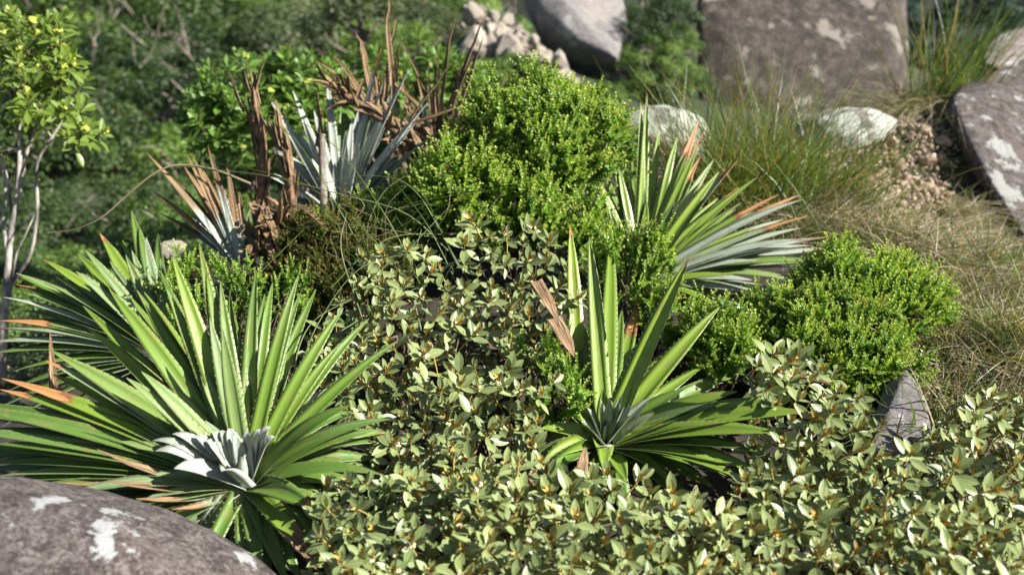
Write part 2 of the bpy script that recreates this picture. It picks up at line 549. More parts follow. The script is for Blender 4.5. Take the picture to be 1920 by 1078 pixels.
def ground_z(x, y):
    x, y = np.atleast_1d(x).astype(float), np.atleast_1d(y).astype(float)
    d2 = (x[:, None] - CTRL[None, :, 0]) ** 2 + (y[:, None] - CTRL[None, :, 1]) ** 2
    w = 1 / (d2 + .01 + .002 * (y[:, None] ** 2)) ** 1.7
    z = (w * CTRL[None, :, 2]).sum(1) / w.sum(1)
    far = np.clip((np.hypot(x, y) - 50) / 60, 0, 1)
    return z * (1 - far) + far * (-48)


def build_ground():
    ys = np.concatenate([np.linspace(-3, 5, 130), 5 + 400 * (np.linspace(.004, 1, 60) ** 2.6)])
    xs = np.concatenate([-400 * (np.linspace(1, .01, 40) ** 2.6) - 4, np.linspace(-4, 4, 130), 4 + 400 * (np.linspace(.01, 1, 40) ** 2.6)])
    X, Y = np.meshgrid(xs, ys)
    Z = ground_z(X.ravel(), Y.ravel())
    near = np.exp(-np.hypot(X.ravel(), Y.ravel()) / 8)
    nz = np.array([noise.noise((x * 3, y * 3, 0)) + .5 * noise.noise((x * 9, y * 9, 3)) for x, y in zip(X.ravel(), Y.ravel())])
    Z = Z + nz * .025 * near
    V = np.stack([X.ravel(), Y.ravel(), Z], 1)
    nx = len(xs)
    i = np.arange(len(ys) - 1)[:, None] * nx
    j = np.arange(nx - 1)[None]
    F = np.stack([i + j, i + j + 1, i + nx + j + 1, i + nx + j], -1).reshape(-1, 4)
    tag(obj('ground', mesh('ground', V, F, 'soil')), kind='structure')


build_ground()


def far_hill():
    # the wooded slope across the valley, closed by its crest well above the frame
    n, m = 120, 40
    xs = np.linspace(-420, 520, n)
    t = np.linspace(0, 1, m)
    V = []
    for q in t:
        for x in xs:
            y = 190 + 260 * q + 12 * noise.noise((x * .01, q * 3, 0))
            z = -40 + 150 * q ** 1.1 + 10 * noise.noise((x * .012, q * 4, 5)) + 3 * noise.noise((x * .05, q * 15, 2))
            V.append((x, y, z))
    i = np.arange(m - 1)[:, None] * n
    j = np.arange(n - 1)[None]
    F = np.stack([i + j, i + j + 1, i + n + j + 1, i + n + j], -1).reshape(-1, 4)
    tag(obj('hillside', mesh('hillside', V, F, 'far_leaf')), kind='structure')
    # its tree cover, beyond telling apart
    V = np.array(V).reshape(m, n, 3)
    Ms, rn = [], []
    for k in range(900):
        x = rng.uniform(50, 200)
        a, b = rng.uniform(0, .4) * (m - 1), (x + 420) / 940 * (n - 1)
        fa = a - int(a)
        c = V[int(a), int(b)] * (1 - fa) + V[int(a) + 1, int(b)] * fa
        r = rng.uniform(2.0, 4.5)
        tone = rng.random()
        for i in range(110):
            u = unit(rng.normal(0, 1, 3))
            u[2] = abs(u[2])
            q = np.array((x, c[1], c[2] + r * .3)) + u * r * rng.uniform(.6, 1.05) * np.array((1, 1, .9))
            Ms.append(frame_from(u + rng.normal(0, .5, 3), rng.random() * 6.28, q, rng.uniform(.5, 1.4)))
            rn.append(tone)
    Q = (np.array([(-.5, 0, 0), (0, -.4, .1), (.5, 0, 0), (0, .4, .1)]), np.array([(0, 1, 2, 3)]), np.tile([.5, .5], (4, 1)), np.zeros(4))
    tag(obj('distant_forest', gmesh('distant_forest', join(Q, Ms, np.array(rn)), 'far_leaf', smooth=False)), 'dark bluish forest on the slope across the valley', 'forest', kind='stuff')


far_hill()

# ------------------------------------------------------------------ rocks


def fract(p, s, seed, oct=5, gain=.5):
    v, a, f = 0, 1, s
    for k in range(oct):
        v += a * noise.noise((p[0] * f + seed, p[1] * f + seed * 1.7, p[2] * f - seed))
        a *= gain
        f *= 2.1
    return v


def hull_rock(name, pts, mat, edge, rough, label=None, cat='rock', group=None, smooth_it=4, seed=0., scale=None, parent=None):
    """a rock filling the hull of its corner points, worn and cracked"""
    P = np.array(pts)
    c = P.mean(0)
    bm = bmesh.new()
    for p in P - c:
        bm.verts.new(p)
    r = bmesh.ops.convex_hull(bm, input=bm.verts)
    bmesh.ops.delete(bm, geom=[g for g in r['geom_interior'] if isinstance(g, bmesh.types.BMVert)], context='VERTS')
    bmesh.ops.triangulate(bm, faces=bm.faces)
    for it in range(9):
        es = [e for e in bm.edges if e.calc_length() > edge]
        if not es or len(bm.verts) > 45000:
            break
        bmesh.ops.subdivide_edges(bm, edges=es, cuts=1, use_grid_fill=False)
        bmesh.ops.triangulate(bm, faces=[f for f in bm.faces if len(f.verts) > 3])
    for k in range(smooth_it):
        bmesh.ops.smooth_vert(bm, verts=bm.verts, factor=.5, use_axis_x=True, use_axis_y=True, use_axis_z=True)
    bm.normal_update()
    sc = scale or 1.2 / max(np.ptp(P, axis=0))
    for v in bm.verts:
        n_ = fract(v.co, sc * 2, seed, 6, .52)
        crack = -abs(fract(v.co, sc * 1.3, seed + 9, 2)) * .0
        v.co += v.normal * (n_ * rough + crack)
    me = bpy.data.meshes.new(name)
    bm.to_mesh(me)
    bm.free()
    me.materials.append(MAT[mat])
    me.polygons.foreach_set('use_smooth', np.ones(len(me.polygons), bool))
    o = obj(name, me, parent)
    o.location = c
    if label:
        tag(o, label, cat, group)
    return o


def A(lst):
    return [at(*p) for p in lst]


def ball_pts(px, py, d, rx, ry, rz, n=40, seed=1, flat=.0):
    """corner points of a rounded block centred at a pixel, radii in metres"""
    g = np.random.default_rng(seed)
    c = at(px, py, d)
    u = g.normal(0, 1, (n, 3))
    u /= np.linalg.norm(u, axis=1)[:, None]
    u *= (1 - flat * g.random(n))[:, None]
    return list(c + u * np.array((rx, ry, rz)))


hull_rock('boulder', ball_pts(-50, 1376, 1.70, .64, .40, .44, 260, 3), 'boulder_rock', .0115, .009,
          'large smooth brown boulder with pale lichen blotches beside the big spiky rosette', 'boulder', smooth_it=6, seed=3.1)
hull_rock('boulder', A([(1786, 188, 4.6), (1800, 160, 4.9), (1935, 108, 5.3), (2200, 110, 5.4), (2250, 640, 3.75), (1935, 470, 3.95), (1858, 345, 4.2), (1806, 245, 4.45),
                        (1770, 218, 4.85), (1788, 330, 4.75), (1850, 430, 4.5), (1935, 575, 4.2), (2200, 760, 4.0), (1800, 250, 5.6), (2200, 250, 6.2)]),
          'ledge_rock', .035, .03, 'big flat-topped grey brown boulder with lichen at the grass edge', 'boulder', smooth_it=3, seed=5.2)
hull_rock('boulder', A([(1838, 118, 5.5), (1845, 88, 5.7), (1872, 66, 5.9), (1935, 48, 6.0), (2120, 40, 6.2), (2120, 140, 5.4), (1930, 130, 5.3), (1870, 132, 5.35), (1900, 100, 7), (2100, 100, 7)]),
          'pink_rock', .04, .03, 'low pinkish rock resting behind the flat-topped boulder', 'boulder', smooth_it=3, seed=6.7)
hull_rock('boulder', [at(x_, y_, d_ * 1.15) for x_, y_, d_ in [(1304, 205, 7.5), (1306, -32, 7.9), (1686, -40, 8.2), (1690, 20, 8.1), (1682, 110, 7.9), (1650, 235, 7.4), (1450, 240, 7.3),
                        (1330, 240, 9.0), (1350, -40, 9.2), (1700, -40, 9.8), (1700, 200, 9.6)]],
          'wall_rock', .09, .05, 'huge upright dark brown rock face behind the tall grass', 'boulder', smooth_it=3, seed=8.3)
hull_rock('boulder', [at(x_, y_, d_ * .92) for x_, y_, d_ in [(1002, -60, 9.1), (1008, 20, 9.0), (1085, 78, 8.75), (1162, 112, 8.6), (1178, 60, 9.0), (1150, -60, 9.8), (985, 10, 9.5), (1020, 95, 9.3), (1075, 128, 9.1),
                        (1160, 140, 8.9), (1172, 90, 9.9), (1010, -60, 10.5), (1150, -80, 10.8)]],
          'grey_rock', .05, .03, 'smooth grey boulder with a dark underside above the pale rubble', 'boulder', smooth_it=3, seed=2.3)
hull_rock('rock', ball_pts(1240, 262, 4.3, .22, .16, .155, 60, 9), 'lichen_rock', .016, .012, 'white lichen-crusted rock behind the grey and green sword-leaved plant', 'rock', seed=4.4)
hull_rock('rock', ball_pts(1590, 262, 4.7, .27, .2, .16, 60, 12), 'lichen_rock', .018, .014, 'white lichen-crusted rock between the tall grass and the gravel', 'rock', seed=14.4)
hull_rock('rock', A([(1676, 700, 2.37), (1700, 692, 2.33), (1716, 712, 2.31), (1736, 752, 2.27), (1745, 800, 2.22), (1752, 860, 2.2), (1705, 890, 2.14), (1630, 860, 2.16), (1636, 790, 2.28), (1652, 735, 2.33),
                     (1692, 700, 2.44), (1760, 860, 2.3), (1670, 860, 2.32)]), 'slab_rock', .012, .003, 'narrow grey stone slab leaning beside the bright green shrub', 'rock', smooth_it=2, seed=7.7)
hull_rock('rock', ball_pts(120, 628, 3.0, .052, .05, .04, 22, 21), 'pale_rock', .01, .004, 'small white rock behind the left sword-leaved plants', 'rock', 'white rocks behind the sword leaves', seed=1.2)
hull_rock('rock', ball_pts(325, 468, 3.35, .06, .05, .035, 22, 22), 'pale_rock', .01, .004, 'small white rock under the silvery half-dead plant', 'rock', 'white rocks behind the sword leaves', seed=2.2)
hull_rock('rock', ball_pts(245, 520, 3.3, .075, .05, .05, 22, 23), 'pale_rock', .01, .004, 'white rock showing between the tips of the green sword leaves', 'rock', 'white rocks behind the sword leaves', seed=3.2)


def stone_meshes(mat, n, seed):
    out = []
    g = np.random.default_rng(seed)
    for k in range(n):
        bm = bmesh.new()
        bmesh.ops.create_icosphere(bm, subdivisions=2, radius=1)
        pl = [unit(g.normal(0, 1, 3)) for _ in range(9)]
        for v in bm.verts:
            p = np.array(v.co)
            for q in pl:
                e = p @ q - .56
                if e > 0:
                    p = p - q * e
            v.co = p * (1 + .10 * noise.noise(tuple(p * 2 + k * 7)))
        me = bpy.data.meshes.new('stone')
        bm.to_mesh(me)
        bm.free()
        me.materials.append(MAT[mat])
        me.polygons.foreach_set('use_smooth', np.zeros(len(me.polygons), bool))
        out.append(me)
    return out


def spread_stones(name, mat, poly, drange, size, n, label, group, seed, stack=0.012):
    g = np.random.default_rng(seed)
    ms = stone_meshes(mat, 6, seed)
    poly = np.array(poly, float)
    k = 0
    while k < n:
        px, py = g.uniform(poly[:, 0].min(), poly[:, 0].max()), g.uniform(poly[:, 1].min(), poly[:, 1].max())
        ins = False
        for i in range(len(poly)):
            a, b = poly[i], poly[i - 1]
            if (a[1] > py) != (b[1] > py) and px < (b[0] - a[0]) * (py - a[1]) / (b[1] - a[1]) + a[0]:
                ins = not ins
        if not ins:
            continue
        f = (py - poly[:, 1].min()) / np.ptp(poly[:, 1])
        d = drange[0] + (drange[1] - drange[0]) * f
        p = at(px, py, d)
        s = size * g.lognormal(0, .4)
        o = obj(name, ms[k % 6])
        p[2] = ground_z(p[0], p[1])[0] + s * .25 + g.random() * stack
        o.location = p
        o.rotation_euler = g.uniform(0, 6.28, 3)
        o.scale = (s, s * g.uniform(.7, 1), s * g.uniform(.6, .9))
        tag(o, label, 'stone', group)
        k += 1


spread_stones('pebble', 'pebble_rock', [(1640, 300), (1680, 225), (1765, 215), (1800, 340), (1770, 410), (1620, 390), (1580, 310)], (4.75, 3.75), .016, 300,
              'angular orange brown pebble on the gravel patch beside the flat-topped boulder', 'gravel pebbles by the boulder', 5)


def fine_gravel():
    g = np.random.default_rng(55)
    me = stone_meshes('pebble_rock', 1, 9)[0]
    V = np.array([v.co for v in me.vertices])
    F = np.array([list(p.vertices) for p in me.polygons])
    Ms = []
    while len(Ms) < 2200:
        px, py = g.uniform(1540, 1800), g.uniform(215, 400)
        p = at(px, py, np.interp(py, [215, 400], [4.8, 3.7]) + g.normal(0, .04))
        p[2] = ground_z(p[0], p[1])[0] + .002
        Ms.append(frame_from(unit(g.normal(0, 1, 3)), g.random() * 6.28, p, .006 * g.lognormal(0, .4)))
    z = np.zeros(len(V))
    tag(obj('gravel', gmesh('gravel', join((V, F, np.zeros((len(V), 2)), z), Ms), 'pebble_rock', smooth=False)), 'fine tan gravel between the pebbles beside the boulder', 'gravel', kind='stuff')


fine_gravel()
spread_stones('rubble_stone', 'pale_rock', [(840, -40), (960, -40), (1010, 60), (1060, 130), (1110, 190), (1080, 215), (1000, 120), (900, 60)], (8.5, 6.9), .054, 230,
              'pale cream stone on the rubble slope beside the smooth grey boulder', 'stones of the pale rubble slope', 6, .1)
spread_stones('rubble_stone', 'pale_rock', [(1120, -20), (1180, -20), (1195, 60), (1170, 90), (1150, 60)], (10.2, 9.2), .07, 60,
              'pale cream stone on the bank between grey boulder and rock face', 'stones of the pale bank', 7, .25)
spread_stones('rubble_stone', 'pale_rock', [(880, 100), (930, 110), (910, 140), (880, 130)], (8.0, 7.8), .1, 5,
              'pale cream stone among shrubs below the rubble slope', 'stones below the rubble slope', 8, .1)

# ------------------------------------------------------------------ leaf shapes


def leaf_tmpl(L, W, peak=.5, fold=.2, curl=.12, nl=5, nw=2, blunt=.0):
    """a small leaf lying along +y, face up +z"""
    V, uv, tone = [], [], []
    for i in range(nl + 1):
        t = i / nl
        q = t ** (math.log(.5) / math.log(peak))
        w = W * (math.sin(math.pi * min(max(q, 0), 1)) ** .85 + .06 * (1 - t))
        if t == 1:
            w = W * blunt * .3
        for j in range(-nw, nw + 1):
            s = j / nw
            V.append((s * w / 2, t * L, abs(s) * w * fold * .5 - curl * L * t * t + .0))
            uv.append((s * .5 + .5, t))
            tone.append(0)
    k = 2 * nw + 1
    F = [(i * k + j, i * k + j + 1, (i + 1) * k + j + 1, (i + 1) * k + j) for i in range(nl) for j in range(k - 1)]
    return np.array(V), np.array(F), np.array(uv), np.zeros(len(V))


def R4(axis, a):
    return np.array(Matrix.Rotation(a, 4, axis))


def T4(x, y, z):
    M = np.eye(4)
    M[:3, 3] = (x, y, z)
    return M


def S4(s):
    M = np.eye(4) * s
    M[3, 3] = 1
    return M


def shoot_plan(seed, pairs, h, s0, s1, e0, e1, whorl=2):
    """leaf matrices along one upright shoot: low leaves large and level, top leaves small and erect"""
    g = np.random.default_rng(seed)
    out = []
    for k in range(pairs):
        f = k / max(pairs - 1, 1)
        for j in range(whorl):
            az = k * math.pi / whorl * 1.05 + j * 2 * math.pi / whorl + g.normal(0, .22)
            el = R(e0 + (e1 - e0) * f) + g.normal(0, .16)
            s = (s0 + (s1 - s0) * f) * g.uniform(.85, 1.12)
            out.append(T4(0, 0, h * (.25 + .75 * f)) @ R4('Z', az) @ R4('X', el) @ T4(0, .003, 0) @ R4('Y', g.normal(0, .18)) @ S4(s))
    return out


def bud_mesh(name, kind, seed, r):
    """a tight cluster of little buds or petals"""
    g = np.random.default_rng(seed)
    parts = []
    bm = bmesh.new()
    bmesh.ops.create_icosphere(bm, subdivisions=1, radius=1)
    T = (np.array([v.co for v in bm.verts]), np.array([[v.index for v in f.verts] for f in bm.faces]), np.zeros((len(bm.verts), 2)), np.zeros(len(bm.verts)))
    bm.free()
    Ms = []
    for k in range(kind[1]):
        s = r * g.uniform(.3, .5)
        p = g.normal(0, 1, 3)
        p = p / np.linalg.norm(p) * r * g.uniform(.4, 1)
        p[2] = abs(p[2]) * kind[2]
        M = np.eye(4)
        M[:3, :3] = np.diag((s, s, s * 1.3))
        M[:3, 3] = p
        Ms.append(M)
    return gmesh(name, join(T, Ms), kind[0])


class Shrub:
    """a shrub of leafy shoots: shoots and their nearest leaves are objects, the leaves past the limit one mass"""

    def __init__(s, name, root, label, cat_, leafmat, tmpls, plans, stem, flower=None, limit=300, group=None, stemmat='brown_bark', flowmat=None, pf=.6):
        s.root = empty(name, root, label, cat_, group)
        s.r = np.array(root, float)
        s.leafmat, s.T, s.plans, s.limit, s.pf, s.stemmat = leafmat, tmpls, plans, limit, pf, stemmat
        s.lm = [gmesh('leaf', (t[0], t[1], t[2], t[3] + [0, 0, .65][min(k, 2)] * (1 - .5 * t[2][:, 1]), np.full(len(t[0]), .5)), leafmat) for k, t in enumerate(tmpls)]
        s.stem = stem
        s.flower = flower
        s.Ms = []

    def add(s, p, zdir, scale=1.0, plan=None):
        s.Ms.append((np.asarray(p, float), zdir, scale, plan))

    def done(s, young=None):
        order = sorted(s.Ms, key=lambda q: np.linalg.norm(q[0] - ORI) - .35 * q[0][2])
        used, rest, stems = 0, [], []
        for p, z, sc, plan in order:
            pl = s.plans[plan if plan is not None else rng.integers(len(s.plans))]
            W = frame_from(z, rng.random() * 6.28, p - s.r, sc)
            if used + len(pl) <= s.limit:
                sh = obj('shoot', s.stem[rng.integers(len(s.stem))], s.root, W)
                for k, L in enumerate(pl):
                    obj('leaf', s.lm[min(k * 3 // len(pl), 2)], sh, L)
                used += len(pl)
                if s.flower and rng.random() < s.pf:
                    f = s.flower[rng.integers(len(s.flower))]
                    for q in range(rng.integers(1, 3)):
                        obj('flower', f, sh, T4(rng.normal(0, .006), rng.normal(0, .006), s.fh + rng.normal(0, .003)) @ S4(rng.uniform(.7, 1.2)))
            else:
                rest += [W @ L for L in pl]
                stems.append(W)
        if rest:
            o = obj('foliage', gmesh('foliage', join(s.T[0], rest), s.leafmat), s.root)
            tag(o, kind='stuff')
            me = s.stem[0]
            V = np.empty(len(me.vertices) * 3)
            me.vertices.foreach_get('co', V)
            V = V.reshape(-1, 3)
            F = np.array([list(q.vertices) for q in me.polygons])
            z_ = np.zeros(len(V))
            o = obj('shoot_stems', gmesh('shoot_stems', join((V, F, np.zeros((len(V), 2)), z_), stems), me.materials[0].name if me.materials[0].name in MAT else 'bract'), s.root)
            tag(o, kind='stuff')
        return s


def stem_mesh(name, mat, h, r, bracts, seed, bl=.012):
    g = np.random.default_rng(seed)
    parts = [tube([(0, 0, -.03), (.002, 0, -.01), (0, 0, h * .5), (0, 0, h)], [r, r, r * .9, r * .5], 5)]
    T = leaf_tmpl(bl, bl * .3, .4, .6, -.1, 2, 1)
    Ms = []
    for k in range(bracts):
        Ms.append(T4(0, 0, h * (.45 + .5 * k / max(bracts, 1))) @ R4('Z', g.random() * 6.28) @ R4('X', R(g.uniform(55, 80))) @ S4(g.uniform(.7, 1.3)))
    if Ms:
        V, F, u, t, r_ = join(T, Ms)
        parts.append((V, F, u, t, r_))
    return gmesh(name, cat(parts), mat)


def in_poly(px, py, poly):
    ins = False
    for i in range(len(poly)):
        a, b = poly[i], poly[i - 1]
        if (a[1] > py) != (b[1] > py) and px < (b[0] - a[0]) * (py - a[1]) / (b[1] - a[1]) + a[0]:
            ins = not ins
    return ins


def limb_set(root_o, name, mat, base, tips, r0, r1, n=7, amp=.12, sides=5, lump=False):
    """branches from the base to the given tips, each its own part or all as one"""
    gs = []
    for tp in tips:
        P = wander(base, tp, n, amp) - np.array(root_o.location)
        g_ = tube(P, np.linspace(r0, r1, n), sides)
        if lump:
            gs.append(g_)
        else:
            obj(name, gmesh(name, g_, mat), root_o)
    if lump and gs:
        tag(obj(name, gmesh(name, cat(gs), mat), root_o), kind='stuff')


# ------------------------------------------------------------------ sword-leaved rosettes


def sword_mesh(B, Tp, Ax, arch, w, keel=.16, ns=12, teeth=True, wob=0.0, curl=0.0):
    B, Tp = np.asarray(B, float), np.asarray(Tp, float)
    L0 = np.linalg.norm(Tp - B)
    C = (B + Tp) / 2 + Ax * arch * L0
    t = np.linspace(0, 1, ns + 1)
    P = ((1 - t) ** 2)[:, None] * B + (2 * t * (1 - t))[:, None] * C + (t ** 2)[:, None] * Tp
    if wob:
        P = P + np.cumsum(rng.normal(0, wob * L0 / ns, (ns + 1, 3)), 0) * t[:, None]
    if curl:
        P = P - Ax * (curl * L0 * np.clip((t - .6) / .4, 0, 1) ** 2)[:, None]
    Tn = np.gradient(P, axis=0)
    seg = np.linalg.norm(np.diff(P, axis=0), axis=1)
    L = seg.sum()
    Tn /= np.linalg.norm(Tn, axis=1)[:, None]
    N = Ax[None] - (Tn @ Ax)[:, None] * Tn
    bad = np.linalg.norm(N, axis=1) < .12
    N[bad] += unit(np.cross(Tn[0], (.3, .8, .1)))
    N /= np.linalg.norm(N, axis=1)[:, None]
    tw = rng.normal(0, .22)
    S = np.cross(Tn, N)
    a = tw * t
    S, N = S * np.cos(a)[:, None] + N * np.sin(a)[:, None], N * np.cos(a)[:, None] - S * np.sin(a)[:, None]
    wd = w * np.where(t < .25, 1.12 - .12 * (t / .25), 1 - (np.clip((t - .25) / .75, 0, 1)) ** 2.5) * .5 + .0006
    us = np.array((-1, -.5, 0, .5, 1))
    V, uv = [], []
    for i in range(ns + 1):
        for u in us:
            V.append(P[i] + S[i] * u * wd[i] + N[i] * keel * wd[i] * 2 * (u * u))
            uv.append((u * .5 + .5, t[i]))
        for u in (-.5, 0, .5):
            th = .0032 * (1 - t[i] * .6)
            V.append(P[i] + S[i] * u * wd[i] + N[i] * (keel * wd[i] * 2 * u * u - th))
            uv.append((u * .5 + .5, t[i]))
    F, mi = [], []
    for i in range(ns):
        a, b = i * 8, (i + 1) * 8
        for j in range(4):
            F.append((a + j, b + j, b + j + 1, a + j + 1))
            mi.append(0)
        lo = [0, 5, 6, 7, 4]
        for j in range(4):
            F.append((a + lo[j], a + lo[j + 1], b + lo[j + 1], b + lo[j]))
            mi.append(1)
    if teeth:
        m = int(L / .016)
        for sgn, col in ((-1, 0), (1, 4)):
            for k in range(2, m):
                q = k / m * ns * .93
                i = int(q)
                f = q - i
                if i >= ns:
                    continue
                e = np.array(V[i * 8 + col]) * (1 - f) + np.array(V[(i + 1) * 8 + col]) * f
                sd, tn = S[i] * sgn, Tn[i]
                o = len(V)
                hgt = .0018 * (1 - .5 * k / m) * rng.uniform(.7, 1.2)
                V += [e - tn * .0020 - sd * .0006, e + tn * .0020 - sd * .0006, e + sd * hgt + tn * .002 + N[i] * .001]
                uv += [(.5, .3)] * 3
                F.append((o, o + 1, o + 2))
                mi.append(2)
    return mesh('leaf', V, F, ['sword_top', 'sword_under', 'spine'], mi=mi, uv=uv)


class Rosette:
    def __init__(s, base, axis, label, Ln, width, name='sword_plant', group='sword-leaved rosette plants'):
        s.bp = base
        s.B = at(*base)
        s.Ax = unit(axis)
        s.Ln, s.w = Ln, width * .92
        s.root = empty(name, s.B, label, 'plant', group)

    def leaf(s, px, py, dd=None, w=1.0, arch=.12, silver=.1, tip=0.0, dead=0.0, yel=.25, off=None, curl=0., wob=0., name='leaf', base=None, keel=.25):
        bx, by, d = s.bp
        if dd is None:
            lat = math.hypot(px - bx, py - by) * d / FPX
            rem = math.sqrt(max(s.Ln ** 2 - lat ** 2, (.12 * s.Ln) ** 2))
            sn = (by - py) / (math.hypot(px - bx, py - by) + 1)
            dd = rem * (.6 * sn + .08) * rng.uniform(.8, 1.2)
        Tp = at(px, py, d + dd)
        B = s.B if base is None else at(*base)
        dirv = Tp - B
        rad = dirv - (dirv @ s.Ax) * s.Ax
        B = B + unit(rad) * (.018 if off is None else off)
        me = sword_mesh(B - s.B, Tp - s.B, s.Ax, arch, s.w * w, keel, curl=curl, wob=wob, ns=14 if curl else 11)
        o = obj(name, me, s.root)
        j = lambda v, a: float(min(1, max(0, v + rng.normal(0, a) * (v > 0))))
        o.color = (j(silver, .05), max(0, tip), dead, j(yel, .05))
        return o

    def fan(s, n, lo, hi, lens, el, **kw):
        """fill leaves between picture angles lo..hi (degrees, 0 = right, 90 = up)"""
        for k in range(n):
            a = R(lo + (hi - lo) * (k + .5) / n + rng.normal(0, 4))
            l = rng.uniform(*lens) * FPX / s.bp[2]
            q = dict(kw)
            if 'yel' not in q:
                q['yel'] = rng.uniform(.05, .35)
            s.leaf(s.bp[0] + math.cos(a) * l, s.bp[1] - math.sin(a) * l, dd=el + rng.normal(0, .04), **q)

    def stump(s, r=.03, mat='dead_stalk'):
        P = [-s.Ax * .11, -s.Ax * .06, -s.Ax * .03]
        obj('rootstock', gmesh('rootstock', tube(P, [r * 1.2, r, r * .4], 9), mat), s.root)


def c5(x, y):
    return x * .6287, 400 + y * .6287


# the big front rosette on the left
r1 = Rosette((462, 905, 2.02), (.06, -.42, .9), 'largest green spiky rosette with silver heart, in front beside the smooth boulder', .47, .036)
r1.stump()
for x, y, k in [
    (325, 225, dict(w=1.25, yel=.3)), (430, 235, dict(w=1.25, yel=.4)), (515, 130, dict(w=1.2, yel=.6)), (615, 150, dict(tip=.05, yel=.35)), (765, 170, dict(w=1.1, yel=.2)),
    (890, 185, dict(w=1.0, yel=.35)), (897, 235, dict(w=.9, yel=.2)), (660, 270, dict(yel=.5)), (700, 300, dict(yel=.3)), (790, 240, dict(yel=.1)), (850, 300, dict(yel=.15)),
    (260, 340, dict(w=1.3, yel=.55)), (160, 415, dict(w=1.3, yel=.5, silver=.35)), (138, 440, dict(w=1.2, yel=.6, silver=.5, tip=.06)), (155, 480, dict(w=1.2, yel=.65, tip=.05)),
    (5, 492, dict(yel=.45, tip=.28)), (0, 525, dict(yel=.4, tip=.12)), (120, 530, dict(yel=.6, tip=.3, w=.8)), (-60, 565, dict(yel=.05)), (-60, 600, dict(yel=.05)),
    (-30, 640, dict(yel=.05)), (-60, 700, dict(yel=.25, w=1.1)), (-40, 745, dict(yel=.1, w=1.1)), (190, 700, dict(silver=.6, yel=.2, w=.8)), (230, 640, dict(yel=.1)),
    (300, 560, dict(yel=.2)), (20, 800, dict(yel=.05)), (100, 830, dict(yel=.2)),
    (980, 520, dict(silver=.55, arch=.2, yel=.05)), (1015, 535, dict(silver=.35, arch=.25, yel=.0)), (1000, 560, dict(arch=.2, yel=0.0)), (1060, 590, dict(arch=.3, yel=0)),
    (1150, 655, dict(arch=.32, yel=.35, w=1.1, tip=.03)), (1150, 685, dict(arch=.3, yel=.05, w=1.2)), (1130, 735, dict(arch=.27, yel=.05, w=1.25)), (1120, 765, dict(arch=.24, yel=.05, w=1.2)),
    (1090, 800, dict(arch=.2, yel=0, w=1.1)), (1100, 850, dict(arch=.15, yel=0)), (940, 880, dict(arch=.2, yel=.15, w=1.4, tip=.14, dd=-.12)), (1010, 900, dict(arch=.12, yel=0)),
    (955, 1075, dict(arch=.2, w=1.25, dead=.42, tip=.3, dd=-.14)), (900, 1100, dict(arch=.12, yel=.1, w=1.2, dd=-.1)), (860, 1110, dict(arch=.1, yel=.2, w=1.1, dd=-.12)),
    (780, 1100, dict(arch=.1, yel=.05, w=1.1, dd=-.12)), (750, 1080, dict(arch=.05, yel=.05, dd=-.1)), (690, 1040, dict(arch=.1, yel=.0, silver=.3, dd=-.06)),
    (585, 975, dict(silver=.75, arch=.3, dd=-.05)), (640, 1000, dict(silver=.3, arch=.2, dd=-.05)), (600, 940, dict(silver=.6, arch=.16, dd=-.02)),
    (420, 915, dict(silver=.8, arch=.02, yel=.0, dd=0)), (290, 845, dict(silver=.7, yel=.1, arch=.05, dead=.1, dd=.05)), (380, 880, dict(silver=.5, arch=.05, dd=.02)),
    (210, 760, dict(yel=.3, dd=.06)), (330, 800, dict(yel=.35, dd=.08)), (270, 735, dict(yel=.1)), (330, 690, dict(yel=.15)), (440, 900, dict(yel=.1, dd=-.02)),
]:
    r1.leaf(*c5(x, y), **k)
for x, y, k in [    # dry curled outer leaves over the boulder's edge
    (305, 705, dict(dead=.52, silver=.5, w=.7, arch=-.28, dd=-.12)), (320, 800, dict(dead=.5, silver=.6, w=.7, arch=-.2, dd=-.13)), (172, 798, dict(dead=.55, silver=.5, w=.5, arch=-.1, dd=-.1)),
    (515, 880, dict(dead=.5, silver=.6, w=.55, arch=-.3, dd=-.12)), (400, 850, dict(dead=.5, silver=.6, w=.5, arch=-.22, dd=-.12))]:
    r1.leaf(*c5(x, y), yel=0, curl=.0, wob=.05, name='dry_leaf', **k)
for x, y, k in [    # silver young leaves of the heart
    (548, 622, {}), (590, 640, {}), (612, 610, {}), (640, 605, dict(w=.8)), (668, 598, {}), (692, 622, dict(w=.9)), (738, 610, {}), (780, 600, dict(w=.8)), (815, 590, {}),
    (480, 742, dict(w=1.25, curl=.12)), (410, 668, {}), (470, 610, dict(w=.9)), (645, 752, dict(w=1.5, curl=.15)), (600, 655, dict(w=1.2)), (720, 700, dict(w=.8)), (830, 625, dict(w=.9)), (400, 630, dict(w=.7))]:
    q = dict(silver=.93, yel=.1, arch=.12, dd=-.02, off=.008, keel=.2, curl=.16)
    q.update(k)
    q['w'] = q.get('w', 1) * 1.02
    x2c, y2c = 455, 868
    x2, y2 = c5(x, y)
    x2, y2 = x2c + (x2 - x2c) * .86, y2c + (y2 - y2c) * .86
    q['dd'] = -.12 + .05 * (1 - (y - 590) / 160)
    r1.leaf(x2, y2, **q)

r1.fan(24, 100, 185, (.33, .5), .10, arch=.1)
r1.fan(16, 180, 235, (.30, .5), -.02, arch=.12, silver=.35)
r1.fan(12, 165, 200, (.45, .62), .02, arch=.1, silver=.2, yel=.02)
r1.fan(14, 45, 100, (.26, .42), .16, arch=.12)
r1.fan(12, 300, 400, (.2, .33), -.02, arch=.25, yel=.02, silver=.15)
r1.fan(8, 120, 240, (.15, .22), -.05, arch=.12, silver=.45, yel=.2)
r1.fan(10, 95, 170, (.24, .34), -.02, arch=.14, silver=.3, yel=.35)
r1.fan(7, 235, 300, (.2, .3), -.12, arch=.12, yel=.05)

